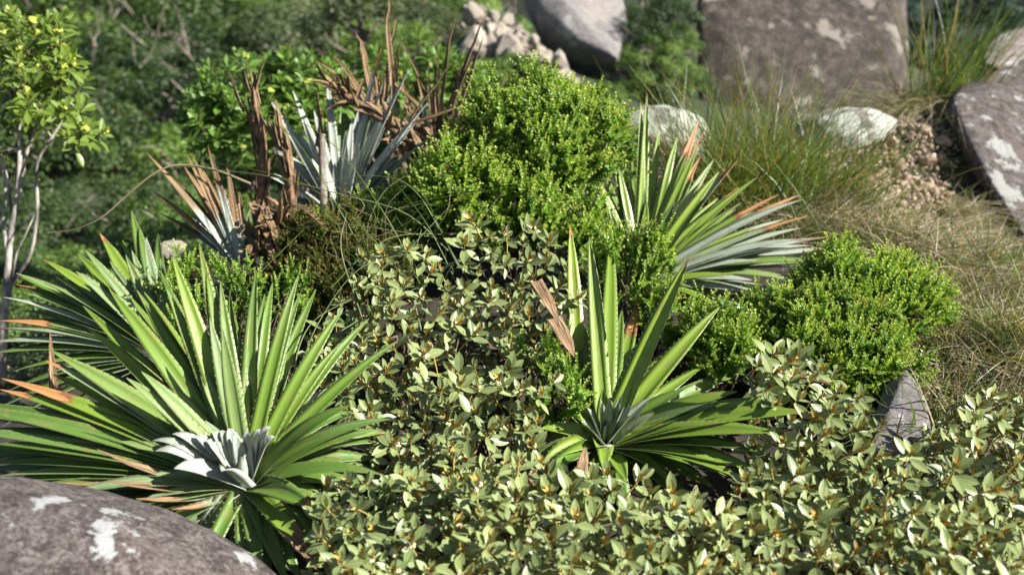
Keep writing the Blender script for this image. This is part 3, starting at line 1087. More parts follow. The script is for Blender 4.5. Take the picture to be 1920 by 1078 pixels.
# behind it on the left, a rosette with long tips to the left
r2 = Rosette((318, 668, 2.5), (-.1, -.2, .95), 'green and grey rosette half hidden behind the largest one, tips fanning left', .50, .034)
r2.stump()
for x, y, k in [
    (130, 138, dict(w=1.2, yel=.5, tip=.03)), (230, 120, dict(w=1.3, yel=.4)), (298, 60, dict(w=1.3, yel=.45, tip=.07)), (338, 100, dict(w=1.2, yel=.45)), (365, 80, dict(yel=.4)), (392, -8, dict(w=1.2, yel=.2)),
    (415, 40, dict(w=1.1, yel=.1)), (436, 72, dict(silver=.9, w=1.1)), (472, 60, dict(yel=.05, w=1.2)), (60, 190, dict(yel=.3)), (10, 250, dict(silver=.7, w=.7)), (48, 212, dict(yel=.3, tip=.12)),
    (0, 320, dict(silver=.3, tip=.3)), (-40, 345, dict(silver=.5, tip=.1)), (-30, 385, dict(silver=.6)), (120, 250, dict(silver=.6, w=.8)), (200, 268, dict(silver=.7, w=.8)), (190, 200, dict(yel=.3)),
    (-30, 420, dict(silver=.2, yel=.2)), (40, 470, dict(yel=.35)), (100, 460, dict(tip=.4)), (20, 530, dict(yel=0)), (-20, 590, dict(yel=0)), (0, 640, dict(yel=0)), (90, 400, dict(silver=.5)), (140, 360, dict(silver=.6)),
    (250, 230, dict(yel=.3, silver=.2)), (330, 170, dict(yel=.2)), (510, 140, dict(yel=.3)), (560, 200, dict(yel=.1)), (150, 310, dict(silver=.3)),
]:
    r2.leaf(*c5(x, y), **{**dict(arch=.1), **k})
r2.fan(26, 140, 205, (.28, .44), .06, arch=.1, silver=.35, yel=.3)
r2.fan(14, 95, 150, (.2, .36), .06, arch=.1, silver=.4)
st = obj('dead_leaf', sword_mesh(at(112, 850, 2.2) - r2.B, at(97, 622, 2.35) - r2.B, unit((.3, -1, .1)), .03, .02, .3, wob=.04), r2.root)
st.color = (.2, 0, 1, 0)

# the half dead rosette behind
r3 = Rosette((455, 500, 2.85), (-.1, -.1, .95), 'half-dead rosette with straight silver blades and brown curled tips above the largest one', .36, .028)
r3.stump()
for x, y, k in [
    (328, 395, {}), (345, 402, {}), (356, 398, {}), (386, 388, {}), (395, 376, dict(w=1.3)), (372, 392, dict(w=.8)), (412, 405, {}), (430, 420, dict(silver=.4)), (470, 390, dict(silver=.3)), (500, 385, dict(silver=.3)),
    (275, 287, dict(dead=.55, w=.8)), (286, 358, dict(dead=.6, w=.8)), (292, 365, dict(dead=.75, w=.9)), (360, 288, dict(dead=.6, w=.7)), (390, 275, dict(dead=.45, w=.8)), (345, 312, dict(dead=.6)), (315, 325, dict(dead=.7)),
    (410, 330, dict(dead=.5)), (440, 345, dict(dead=.55)), (300, 400, dict(dead=.5)), (335, 345, dict(dead=.7)), (425, 300, dict(dead=.7, w=.7)), (380, 318, dict(dead=.65)), (350, 290, dict(dead=.6, w=.6)), (450, 360, dict(dead=.8)),
]:
    r3.leaf(x, y, **{**dict(silver=.85, yel=.05, arch=.06, tip=.02), **k})
for k in range(46):        # collapsed dry leaves at its foot
    a = rng.uniform(0, 6.28)
    l = rng.uniform(40, 120)
    r3.leaf(530 + math.cos(a) * l * .8, 450 + math.sin(a) * l * .9, dd=rng.normal(0, .08), dead=1, silver=.2, w=rng.uniform(.4, .9), arch=rng.normal(.05, .15), wob=.12, name='dry_leaf', base=(525 + rng.normal(0, 28), 450 + rng.normal(0, 35), 2.9 + rng.normal(0, .05)))

# the silver rosette in the middle
r4 = Rosette((640, 410, 3.1), (-.05, -.15, .95), 'pale silver upright rosette below the dead brown plant', .36, .034)
r4.stump()
for x, y, k in [
    (562, 250, dict(w=1.1)), (617, 238, dict(w=1.4)), (632, 258, dict(w=.8)), (672, 208, dict(w=1.25)), (706, 230, dict(w=1.3)), (690, 215, {}), (655, 250, dict(w=.9)), (512, 282, dict(w=1.2, arch=.22)), (766, 132, dict(w=.9)),
    (802, 193, dict(w=.9)), (730, 180, {}), (715, 90, dict(w=.8, tip=.15)), (760, 260, {}), (720, 250, {}), (585, 275, dict(silver=.1, yel=.2)), (602, 215, dict(silver=.05, yel=0)), (640, 200, dict(silver=.05, yel=0, w=1.2)), (555, 300, dict(silver=.05, yel=0)),
    (700, 200, dict(silver=.3, yel=0)), (540, 260, dict(silver=.1, yel=.1)), (745, 300, {}), (690, 300, {}), (660, 330, dict(w=.8)), (775, 330, dict(silver=.5)), (500, 360, dict(silver=.5)), (780, 230, {}), (832, 240, dict(silver=.6)),
]:
    r4.leaf(x, y, **{**dict(silver=.97, yel=.05, arch=.06), **k})

r4.fan(14, 45, 120, (.24, .46), .03, arch=.05, silver=.95, yel=.05)
r4.fan(8, 70, 160, (.14, .26), -.05, arch=.1, silver=.95, yel=.05)

# the dead plant on top
r5 = Rosette((815, 320, 3.35), (-.05, -.1, .95), 'dead brown rosette with split upright dry blades standing highest of all', .36, .026)
r5.stump(.035)
for x, y, k in [
    (736, -12, dict(w=1.3, base=(735, 220, 3.3))), (745, 28, dict(base=(715, 215, 3.3))), (660, 44, dict(base=(705, 200, 3.25))), (620, 104, dict(base=(690, 195, 3.2))), (582, 120, dict(w=1.2, base=(720, 210, 3.2))), (573, 170, dict(base=(720, 210, 3.2))),
    (672, 80, dict(w=.7, base=(700, 190, 3.3))), (755, 74, dict(w=.7, base=(735, 200, 3.35))), (700, 118, dict(base=(715, 220, 3.2))), (900, 28, dict(w=1.1)), (846, 34, dict(w=.9)), (906, 88, dict(w=1.3)), (932, 153, dict(w=1.2, arch=.2)), (870, 205, dict(arch=.3)),
    (812, 92, {}), (800, 120, dict(w=.8)), (880, 70, {}), (862, 130, {}), (825, 100, dict(w=1.1)), (790, 190, {}), (850, 170, {}), (610, 155, dict(w=1.1)), (605, 165, dict(base=(730, 230, 3.2))), (720, 142, dict(w=.8, base=(790, 200, 3.3))), (650, 215, dict(w=.7)),
    (670, 235, dict(w=.6)), (712, 268, dict(w=.6)), (755, 290, dict(w=.6)), (835, 380, dict(w=.8)), (900, 300, dict(w=.8)), (870, 260, {}), (785, 150, dict(dead=.3, silver=.8)), (760, 190, dict(dead=.3, silver=.8)), (740, 130, dict(dead=.45, silver=.6, base=(730, 260, 3.2))),
    (865, 145, dict(dead=.4, silver=.7)), (880, 120, dict(dead=.3, silver=.7)), (848, 215, dict(dead=.3, silver=.6)), (778, 330, {}), (800, 380, {}), (690, 160, dict(base=(740, 240, 3.2))), (640, 172, dict(base=(735, 235, 3.2), w=1.2)),
]:
    k = {**k, 'w': k.get('w', 1) * .62}
    r5.leaf(x, y, **{**dict(dead=.95, silver=.4, yel=0, arch=float(rng.normal(.03, .05)), wob=.11, keel=.42), **k})
for pts, rad, nm in [
    ([(608, 158, 3.1), (665, 190, 3.1), (715, 225, 3.12), (760, 262, 3.16), (800, 292, 3.22), (842, 318, 3.3)], [.012, .02, .024, .022, .016, .010], 'flower_stalk'),
]:
    P = spline([at(*p) for p in pts], 20) - r5.B
    rr = np.interp(np.linspace(0, 1, 20), np.linspace(0, 1, len(rad)), rad) * .55 * rng.uniform(.85, 1.15, 20)
    fs = obj(nm, gmesh(nm, tube(P, rr, 8), 'dead_stalk'), r5.root)
    for k in range(44):
        i = rng.integers(1, 19)
        d = unit(P[i] - P[i - 1]) * -1 + rng.normal(0, .8, 3)
        o = obj('bract', sword_mesh(P[i] + rng.normal(0, .008, 3), P[i] + unit(d) * rng.uniform(.05, .10), unit((rng.normal(0, .7), -.6, .8)), .12, .015, .3, ns=6, teeth=False), fs)
        o.color = (.2, 0, 1, 0)

for k in range(15):
    a = R(rng.uniform(15, 165))
    l = rng.uniform(90, 230)
    r5.leaf(800 + math.cos(a) * l, 250 - math.sin(a) * l * .8, dd=rng.normal(0, .06), dead=.95, silver=.4, yel=0, w=rng.uniform(.3, .7), arch=rng.normal(.03, .08), wob=.13, keel=.45, base=(800 + rng.normal(0, 40), 300 + rng.normal(0, 25), 3.35))

# back right rosette, fanning right
r6 = Rosette((1196, 535, 2.9), (.12, -.25, .95), 'green and silver rosette with orange burnt tips fanning right towards the dry grass', .52, .036)
r6.stump()
for x, y, k in [
    (1141, 224, dict(yel=.5, w=.7, arch=-.05)), (1165, 252, dict(yel=.5, w=.6, arch=-.05)), (1201, 194, dict(yel=.5, w=.9, silver=.2)), (1213, 176, dict(yel=.7, w=.9)), (1236, 242, dict(yel=.55, w=.9)), (1184, 290, dict(w=.6, yel=.3)),
    (1310, 226, dict(tip=.25, yel=.55, w=1.1)), (1320, 247, dict(tip=.2, yel=.5)), (1313, 294, dict(tip=.22, yel=.55)), (1338, 300, dict(yel=.5, silver=.4)), (1384, 300, dict(tip=.16, yel=.5, silver=.5, w=1.2)), (1418, 334, dict(yel=.55)),
    (1386, 352, dict(tip=.15, yel=.2)), (1460, 365, dict(tip=.3, yel=.4)), (1499, 366, dict(tip=.28, yel=.4)), (1434, 377, dict(yel=.4, silver=.3)), (1515, 405, dict(tip=.25, silver=.6)), (1500, 428, dict(silver=.75)), (1468, 412, dict(silver=.8)),
    (1558, 444, dict(silver=.8, dead=.2)), (1603, 464, dict(silver=.75, dead=.25)), (1540, 470, dict(silver=.7, w=1.1)), (1500, 450, dict(silver=.7, w=1.2)), (1450, 440, dict(silver=.75, w=1.3)), (1400, 420, dict(silver=.6, w=1.2)), (1590, 490, dict(silver=.5)),
    (1265, 378, dict(silver=.35, w=1.2, yel=0, arch=.1, dd=-.03)), (1210, 352, dict(silver=.3, yel=0, arch=.05, dd=-.03)), (1290, 400, dict(silver=.4, yel=0, w=1.1)), (1330, 420, dict(silver=.5, yel=0, w=1.2)), (1380, 450, dict(silver=.6, yel=0, w=1.2)),
    (1250, 330, dict(yel=.1)), (1265, 290, dict(dead=.4, w=1.2)), (1290, 260, dict(dead=.6)), (1631, 515, dict(arch=.2, dead=.25, yel=.1, w=.8)), (1565, 558, dict(arch=.24, dead=.3, yel=.2, w=.7)), (1512, 615, dict(arch=.28, dead=.35, yel=.3, w=.7)),
    (1375, 515, dict(yel=.9, w=.9, tip=.04, dd=-.1)), (1365, 590, dict(yel=.6, dd=-.2, arch=.2, w=.8)), (1105, 345, dict(yel=.4, w=.6)), (1125, 300, dict(yel=.35, w=.7)), (1095, 380, dict(yel=.4, w=.6)), (1120, 420, dict(yel=.2)),
    (1155, 410, dict(silver=.3)), (1300, 540, dict(silver=.3, dd=-.15)), (1165, 415, dict(tip=.2, yel=.5, curl=.2)), (1480, 500, dict(silver=.5)), (1430, 480, dict(silver=.6)), (1330, 560, dict(tip=.5, dd=-.12, w=.8)),
    (1345, 345, dict(yel=.3, silver=.3)), (1300, 330, dict(yel=.3)), (1370, 395, dict(silver=.6)), (1420, 395, dict(silver=.7)),
]:
    r6.leaf(x, y, **{**dict(arch=.08, yel=.35, silver=.15), **k})

# front right rosette
r7 = Rosette((1134, 828, 2.2), (.02, -.35, .93), 'bright green open rosette ringed by white-flowered olive shrubs', .46, .044)
r7.stump()
for x, y, k in [
    (1069, 424, dict(yel=.85, tip=.04, w=.95, dd=.3, base=(1085, 760, 2.35))), (1105, 444, dict(yel=.75, silver=.2, dd=.12)), (1146, 444, dict(yel=.5, dd=.35)), (1293, 482, dict(yel=.85, tip=.03, w=1.1)), (1349, 576, dict(yel=.7, w=1.1)), (1203, 636, dict(yel=.8, w=.9, dd=.05)),
    (1131, 729, dict(yel=.7, w=.8, dd=0.0)), (1220, 745, dict(silver=.75, w=.7, dd=0)), (1322, 685, dict(yel=.45)), (1382, 734, dict(yel=.35, w=1.1, dd=-.06, arch=.12)), (1493, 750, dict(yel=.45, w=1.1, dd=-.10, arch=.12)), (1523, 773, dict(yel=.45, tip=.05, w=1.1, dd=-.14, arch=.12)), (1465, 812, dict(yel=.4, w=1.1, dd=-.16, arch=.12)),
    (1350, 757, dict(silver=.3, yel=.1, w=.9, dd=-.08)), (1294, 771, dict(silver=.4, yel=.1, w=.8)), (1428, 887, dict(yel=.35, arch=.15, w=1.1, dd=-.15)), (1391, 900, dict(yel=.4, arch=.17, w=1.2, dd=-.16)), (1261, 905, dict(yel=.4, arch=.2, w=1.1)), (1201, 822, dict(silver=.4, w=.6, yel=.1)), (1326, 845, dict(yel=.25, tip=.03, arch=.15)),
    (1440, 850, dict(yel=.2, arch=.12, dd=-.15)), (1340, 915, dict(yel=.3, arch=.15)), (992, 668, dict(yel=.75, w=1.1, arch=.16, dd=.1)), (1041, 757, dict(yel=.7, w=.9, arch=.14, dd=.03)), (1013, 803, dict(yel=.65, w=1.0, arch=.2, dd=-.03)), (1016, 866, dict(yel=.75, w=1.1, arch=.25, dd=-.1)), (805, 703, dict(yel=.8, w=.75, arch=.1, dd=.15, base=(1010, 740, 2.4))),
    (1118, 838, dict(yel=.5, w=1., dd=-.08, arch=.2)), (1131, 880, dict(yel=.6, w=.9, dd=-.12, arch=.3)), (1175, 900, dict(yel=.3, dd=-.1, arch=.1)), (1180, 760, dict(silver=.8, w=.5, dd=-.02)), (1165, 740, dict(silver=.6, w=.5, dd=0.)), (1225, 775, dict(silver=.6, w=.6, dd=-.03)), (1150, 700, dict(silver=.9, w=.6, dd=.15)),
    (1095, 640, dict(yel=.2, dd=.2)), (1085, 590, dict(yel=.3, dd=.3)), (1250, 670, dict(yel=.1, dd=.2)), (1400, 690, dict(yel=.1, dd=.2)), (1510, 668, dict(yel=.8, tip=.04, dd=.3, w=.9, base=(1360, 695, 2.45))), (1300, 640, dict(yel=.05, dd=.28)), (1180, 590, dict(silver=.5, dd=.3)), (1200, 560, dict(tip=.3, dd=.35)), (970, 760, dict(yel=.3, dd=.1)), (960, 830, dict(dead=.5, dd=.0)),
]:
    r7.leaf(x, y, **{**dict(arch=.07, yel=.4, silver=.02), **k})
for k in range(7):
    a = R(30 + 20 * k + rng.normal(0, 6))
    r7.leaf(1136 + math.cos(a) * 55, 822 - math.sin(a) * 75, dd=-.06, w=.62, silver=.6, yel=.3, off=.006, arch=.1)
for b, t_, w in [((1003, 528, 2.32), (1045, 602, 2.25), 1.0), ((1036, 598, 2.25), (1076, 668, 2.2), 1.2), ((1490, 703, 2.3), (1560, 722, 2.2), .7), ((1085, 900, 2.05), (1098, 838, 2.08), .8), ((985, 912, 2.05), (1010, 870, 2.1), .9)]:
    o = obj('dry_leaf', sword_mesh(at(*b) - r7.B, at(*t_) - r7.B, unit((.3, -.6, .7)), .05, .03 * w, .2, wob=.04), r7.root)
    o.color = (.5, 0, 1, 0)

r6.fan(18, 20, 80, (.28, .46), .1, arch=.08, silver=.12, yel=.65)
r6.fan(16, -18, 25, (.3, .56), -.02, arch=.12, silver=.75, dead=.12)
r6.fan(8, 85, 130, (.2, .36), .06, arch=.06, yel=.45)
r7.fan(5, -40, 40, (.2, .36), -.03, arch=.12)
r7.fan(5, 180, 300, (.16, .26), -.1, arch=.2)
r7.fan(6, 40, 140, (.25, .36), .2, arch=.08)

# broken dry stalks
for nm, pts, rad, lab in [
    ('dead_stalk', [(493, 480, 2.95), (488, 400, 2.95), (494, 330, 2.95), (490, 260, 2.95), (478, 215, 2.95), (482, 192, 2.95)], [.022, .026, .022, .024, .028, .012], 'thick dark brown broken stalk standing beside the silver rosette'),
    ('dead_stalk', [(548, 500, 2.9), (552, 420, 2.9), (545, 350, 2.9), (538, 300, 2.9), (526, 258, 2.9)], [.016, .014, .016, .013, .006], 'pale splintered dry stalk between the dark stalk and the silver rosette'),
    ('dead_stalk', [(608, 420, 2.98), (606, 350, 2.98), (604, 300, 2.98), (604, 252, 2.98)], [.011, .011, .010, .009], 'short cut grey stick standing in front of the silver blades'),
]:
    B = at(*pts[0])
    e = empty(nm, B, lab, 'stalk')
    P = spline([at(*p) for p in pts], 22) - B
    rr = np.interp(np.linspace(0, 1, 22), np.linspace(0, 1, len(rad)), rad) * (.68 if 'grey' not in lab else 1) * rng.uniform(.85, 1.15, 22)
    obj('stem', gmesh('stem', tube(P, rr, 9), 'dead_stalk' if 'grey' not in lab else 'grey_twig'), e)
    for k in range(34 if 'grey' not in lab else 3):
        i = rng.integers(1, 21)
        o_ = rng.normal(0, 1, 3) * rad[1] * .5
        d = unit(P[min(i + 1, 21)] - P[i - 1]) + rng.normal(0, .15, 3)
        o = obj('husk', sword_mesh(P[i] + o_, P[i] + o_ + unit(d) * rng.uniform(.05, .15), unit((rng.normal(0, .9), -.8, .3)), .05, .011, .35, ns=7, teeth=False, wob=.05), e)
        o.color = (.1, 0, 1, 0)

# ------------------------------------------------------------------ olive shrubs with white flowers
OL = [leaf_tmpl(.039, .0165, .5, .22, .10), leaf_tmpl(.034, .0142, .52, .34, -.02), leaf_tmpl(.027, .0105, .5, .55, -.10)]
OP = [shoot_plan(50 + k, 4, .028, 1.05, .8, 4 + 6 * k, 64) for k in range(4)] + [shoot_plan(60 + k, 5, .036, 1.08, .75, -8, 66) for k in range(2)]
OST = [stem_mesh('shoot', 'bract', .036, .0016, 13, 70 + k, .019) for k in range(3)]
OFL = [bud_mesh('flower', ('petal', 7, 1.0), 80 + k, .0056) for k in range(3)]


def olive(label, poly, dtop, dbot, n, seed, sparse=1.0, jit=.05, base_px=None, twigs=14):
    g = np.random.default_rng(seed)
    poly = np.array(poly, float)
    c = poly.mean(0)
    y0, y1 = poly[:, 1].min(), poly[:, 1].max()
    dc = dtop + (dbot - dtop) * (c[1] - y0) / (y1 - y0)
    bc = at(c[0], c[1], dc + .1)
    root = np.array((bc[0], bc[1], ground_z(bc[0], bc[1])[0]))
    s = Shrub('olive_shrub', root, label, 'shrub', 'olive_leaf', OL, OP, OST, OFL, 300, 'white-flowered olive shrubs', pf=.55)
    s.fh = .030
    pts, tips, tries = [], [], 0
    rad = 28 * sparse
    while len(pts) < n and tries < 9000:
        tries += 1
        px, py = g.uniform(poly[:, 0].min(), poly[:, 0].max()), g.uniform(y0, y1)
        if not in_poly(px, py, poly):
            continue
        if any((px - a) ** 2 + (py - b) ** 2 < rad ** 2 for a, b in pts):
            continue
        pts.append((px, py))
        d = dtop + (dbot - dtop) * (py - y0) / (y1 - y0)
        p = at(px, py, d + g.normal(0, jit))
        hz = noise.noise((p[0] * 7, p[1] * 7, seed)) * .05
        p = p + unit(p - ORI) * hz
        z = np.array((.15 + g.normal(0, .30), -.55 + g.normal(0, .28), .95)) + .35 * unit((px - c[0], 0, 0)) * min(1, abs(px - c[0]) / 200)
        s.add(p, z, g.uniform(.7, 1.25))
        tips.append(p)
        if g.random() < .5 / sparse:     # a lower shoot in the shade
            q = p + np.array((g.normal(0, .03), .04 + g.normal(0, .02), -.06 - .05 * g.random()))
            s.add(q, z + g.normal(0, .3, 3), g.uniform(.8, 1.05))
    s.done()
    limb_set(s.root, 'branch', 'brown_bark', root, [tips[i] - np.array((0, 0, .05)) for i in g.choice(len(tips), min(twigs, len(tips)), False)], .005, .0016, 8, .08)
    return s


olive('sparse olive shrub with bare brown twigs below the heath dome', [(860, 425), (1010, 440), (1060, 520), (1070, 600), (1040, 690), (940, 690), (900, 560), (860, 480)], 2.62, 2.35, 60, 1, 1.05, twigs=30)
olive('loose olive shrub with thin twigs between wiry grass and the largest rosette', [(700, 470), (800, 480), (880, 560), (890, 650), (780, 700), (640, 700), (570, 690), (580, 630), (640, 570)], 2.55, 2.3, 76, 2, 1.05, twigs=30)
olive('dense olive shrub touching the right side of the largest rosette', [(640, 690), (790, 700), (850, 730), (850, 930), (720, 900), (690, 830), (650, 760)], 2.25, 2.0, 76, 3)
olive('dense olive shrub between the two front rosettes', [(850, 700), (960, 700), (1040, 720), (1010, 760), (1000, 900), (960, 950), (850, 940)], 2.25, 1.95, 80, 4)
olive('dense olive shrub along the bottom edge beside the lower leaves of the largest rosette', [(600, 930), (700, 900), (960, 950), (960, 1130), (620, 1130), (600, 1000)], 1.95, 1.62, 150, 5)
olive('dense olive shrub under the open bright rosette', [(965, 930), (1100, 890), (1220, 920), (1330, 950), (1400, 1130), (965, 1130)], 1.97, 1.62, 150, 6)
olive('olive shrub rising beside the narrow grey stone slab', [(1390, 690), (1470, 660), (1570, 710), (1640, 790), (1650, 890), (1560, 900), (1430, 880), (1380, 800), (1450, 760)], 2.25, 2.02, 96, 7)
olive('olive shrub in the lower right, under the one beside the stone slab', [(1400, 890), (1560, 900), (1660, 900), (1680, 1130), (1400, 1130)], 2.0, 1.62, 120, 8)
olive('olive shrub in the bottom right corner with green grass blades behind', [(1690, 870), (1780, 770), (1850, 750), (1960, 770), (1960, 1130), (1690, 1130), (1680, 930)], 2.2, 1.62, 160, 9)

# ------------------------------------------------------------------ heath shrubs


def sprig_geo(seed, L=.075, leafL=.0100, side=3):
    """a wiry sprig closely set with tiny pointed leaves: joined, leaf by leaf"""
    g = np.random.default_rng(seed)
    T = (np.array([(0, 0, 0), (.36, .5, .10), (0, 1, -.08), (-.36, .5, .10), (0, .5, -.03)]) * np.array((leafL, leafL, leafL)),
         np.array([(0, 1, 4), (1, 2, 4), (2, 3, 4), (3, 0, 4)]), np.tile([.5, .5], (5, 1)), np.zeros(5))
    parts = []
    axes = [(np.zeros(3), np.array((0, 0, 1.)), L)]
    for k in range(side):
        h = L * g.uniform(.2, .6)
        a = g.random() * 6.28
        axes.append((np.array((0, 0, h)), unit((math.cos(a) * .7, math.sin(a) * .7, .8)), L * g.uniform(.35, .6)))
    for o, d, l in axes:
        n = max(4, int(l / .0060))
        Ms, tone = [], []
        for i in range(n):
            f = i / (n - 1)
            for j in range(4):
                az = (i % 2) * .785 + j * 1.571 + g.normal(0, .2)
                M = frame_from(d, 0, o + d * l * f) @ R4('Z', az) @ R4('X', R(25 + 45 * f) + g.normal(0, .15)) @ S4(g.uniform(.8, 1.15) * (1.05 - .35 * f))
                Ms.append(M)
                tone.append(max(0, (f - .35) / .65) ** 1.2 * (.9 if d[2] == 1 else .75))
        V, F, u, t, r = join(T, Ms)
        parts.append((V, F, u, np.repeat(tone, 5), r))
        st_ = tube([o - d * .02, o + d * l * .5, o + d * l], [.0009, .0008, .0005], 3)
        Fq = np.array([(a, b, c) for a, b, c, e in st_[1]] + [(a, c, e) for a, b, c, e in st_[1]])
        parts.append((st_[0], Fq, st_[2], st_[3], st_[4]))
    return cat(parts)


SPR = [sprig_geo(s) for s in (1, 2, 3, 4)]
SPRM = {}


def sprig_meshes(mat):
    if mat not in SPRM:
        SPRM[mat] = [gmesh('sprig', g_, mat, smooth=False) for g_ in SPR]
    return SPRM[mat]


def heath(label, blobs, n, seed, mat='heath_leaf', limit=300, name='heath_shrub', inner=.5, scale=1.0, up=.75, group='small-leaved heath shrubs', lump=.26):
    g = np.random.default_rng(seed)
    C = np.array([at(b[0], b[1], b[2]) for b in blobs])
    Rd = np.array([b[3:6] for b in blobs])
    c0 = C.mean(0)
    root = np.array((c0[0], c0[1], ground_z(c0[0], c0[1])[0]))
    e = empty(name, root, label, 'shrub', group)
    areas = np.array([(r[0] * r[2] + r[0] * r[1] + r[1] * r[2]) for r in Rd])
    which = g.choice(len(blobs), n * 4, p=areas / areas.sum())
    P, D, S = [], [], []
    for b in which:
        u = unit(g.normal(0, 1, 3))
        if u[2] < -.35 or (u[1] > .5 and g.random() < .6):
            continue
        f = 1 + lump * noise.noise(tuple(u * 2.3 + b * 5 + seed)) + .10 * noise.noise(tuple(u * 6 + seed))
        p = C[b] + u * (Rd[b] * f + g.normal(0, .016) + .014 * abs(g.normal()))
        if any(q != b and (((p - C[q]) / (Rd[q] * .93)) ** 2).sum() < 1 for q in range(len(blobs))):
            continue
        if p[2] < ground_z(p[0], p[1])[0] - .02:
            continue
        if noise.noise(tuple(p * 11 + seed)) > .27:      # bare twiggy holes
            continue
        nr = unit(u / Rd[b])
        P.append(p)
        D.append(unit(nr * (1 - up * .5) + np.array((0, 0, up)) + g.normal(0, .30, 3)))
        S.append(scale * g.uniform(.55, 1.3) * (1 + .35 * noise.noise(tuple(p * 14))))
        if len(P) >= n:
            break
    Ms = [frame_from(d, g.random() * 6.28, p - d * .045 * s - root, s) for p, d, s in zip(P, D, S)]
    order = np.argsort([np.linalg.norm(p - ORI) for p in P])
    pm = sprig_meshes(mat)
    rest = {0: [], 1: [], 2: [], 3: []}
    for r_, i in enumerate(order):
        k = int(g.integers(4))
        if r_ < limit:
            obj('sprig', pm[k], e, Ms[i])
        else:
            rest[k].append(Ms[i])
    for i in range(int(len(P) * inner)):     # shaded sprigs inside
        j = g.integers(len(P))
        d = D[j]
        rest[int(g.integers(4))].append(frame_from(d + g.normal(0, .3, 3), g.random() * 6.28, P[j] - d * .09 - root + g.normal(0, .01, 3), S[j] * .95))
    gs = []
    for k in range(4):
        if rest[k]:
            V, F, u, t, r = SPR[k]
            W, FF, uu, tt, rr = join((V, np.array(F), u, t), rest[k])
            gs.append((W, FF, uu, tt, rr))
    if gs:
        tag(obj('sprig_mass', gmesh('sprig_mass', cat(gs), mat, smooth=False), e), kind='stuff')
    limb_set(e, 'stem', 'brown_bark', root, [P[i] - D[i] * .06 for i in g.choice(len(P), min(60, len(P)), False)], .006, .0015, 6, .1, 4, lump=True)
    return e


heath('tall dome of bright small-leaved heath in the middle behind the olive shrubs',
      [(1010, 290, 2.98, .155, .15, .19), (930, 255, 2.98, .09, .1, .115), (1105, 280, 3.02, .10, .11, .12), (865, 360, 2.88, .125, .12, .12), (960, 400, 2.86, .13, .11, .09), (1080, 430, 2.86, .06, .07, .06), (790, 400, 2.9, .085, .08, .08), (1050, 235, 3.05, .09, .1, .10)], 900, 21, scale=1.25)
heath('rounded cushion of bright heath beside the grey stone slab',
      [(1610, 575, 2.68, .155, .15, .135), (1690, 585, 2.68, .085, .1, .11), (1560, 640, 2.55, .14, .12, .12), (1610, 690, 2.45, .10, .09, .10), (1470, 610, 2.6, .10, .1, .06), (1390, 625, 2.58, .08, .08, .04), (1625, 660, 2.55, .08, .08, .09), (1520, 700, 2.45, .09, .08, .08)], 900, 22)
heath('small sparse pale heath with grey twigs behind the open bright rosette', [(1355, 660, 2.4, .065, .06, .075), (1300, 620, 2.5, .06, .06, .06)], 110, 23, limit=110, inner=.3)
heath('bronze mossy heath clump under the dry stalks', [(620, 460, 2.85, .11, .1, .10), (570, 500, 2.85, .07, .08, .1), (690, 510, 2.8, .09, .09, .10), (640, 545, 2.72, .10, .08, .09), (740, 460, 2.88, .09, .09, .06)], 480, 24, 'moss_leaf', limit=300, scale=.8)
heath('thin upright yellow-green heath sprigs above the largest rosette', [(350, 560, 2.5, .05, .04, .07), (420, 550, 2.5, .06, .05, .09), (480, 570, 2.5, .06, .05, .07), (540, 560, 2.55, .06, .05, .06), (345, 520, 2.5, .04, .04, .06)], 64, 25, limit=120, inner=.0, up=1.2)
heath('fine green heath growing through the back of the open bright rosette', [(1205, 490, 2.6, .06, .05, .07), (1160, 520, 2.62, .06, .05, .07), (1230, 560, 2.5, .05, .05, .06)], 90, 26, limit=90, inner=.2, up=1.0)
heath('fine green heath left of the open bright rosette', [(1010, 660, 2.3, .03, .03, .04), (1050, 730, 2.2, .03, .03, .03)], 26, 27, limit=100, inner=.2, up=1.0)
heath('low green heath around the foot of the silver rosette', [(690, 415, 2.93, .06, .05, .05), (750, 400, 2.95, .05, .05, .05), (720, 450, 2.86, .08, .06, .05), (600, 425, 2.93, .05, .05, .03)], 110, 28, limit=110, inner=.2)

# ------------------------------------------------------------------ glossy shrubs and the small tree on the left
GL = [leaf_tmpl(.066, .026, .6, .22, .10), leaf_tmpl(.058, .023, .6, .25, 0), leaf_tmpl(.04, .014, .58, .5, -.06)]
GP = [shoot_plan(150 + k, 3, .045, 1.0, .75, 5, 66, 4) for k in range(4)]
GST = [stem_mesh('shoot', 'brown_bark', .05, .0028, 0, 170)]
GFL = [bud_mesh('flower', ('yellow_flower', 18, 1.0), 180 + k, .012) for k in range(3)]


def glossy(label, blobs, n, seed, limit=300, pf=.25):
    g = np.random.default_rng(seed)
    C = np.array([at(*b[:3]) for b in blobs])
    c0 = C.mean(0)
    root = np.array((c0[0], c0[1] + .05, ground_z(c0[0], c0[1])[0]))
    s = Shrub('glossy_shrub', root, label, 'shrub', 'gloss_leaf', GL, GP, GST, GFL, limit, 'glossy-leaved shrubs', pf=pf)
    s.fh = .06
    k = 0
    tips = []
    while k < n:
        b = blobs[g.integers(len(blobs))]
        u = unit(g.normal(0, 1, 3))
        if u[2] < -.4:
            continue
        p = at(*b[:3]) + u * np.array(b[3:6]) * g.uniform(.75, 1.0)
        s.add(p, unit(u * .7 + np.array((0, -.1, .8))), g.uniform(.8, 1.1))
        tips.append(p)
        k += 1
    s.done()
    limb_set(s.root, 'branch', 'brown_bark', root, [tips[i] for i in g.choice(n, min(14, n), False)], .016, .004, 7, .08)


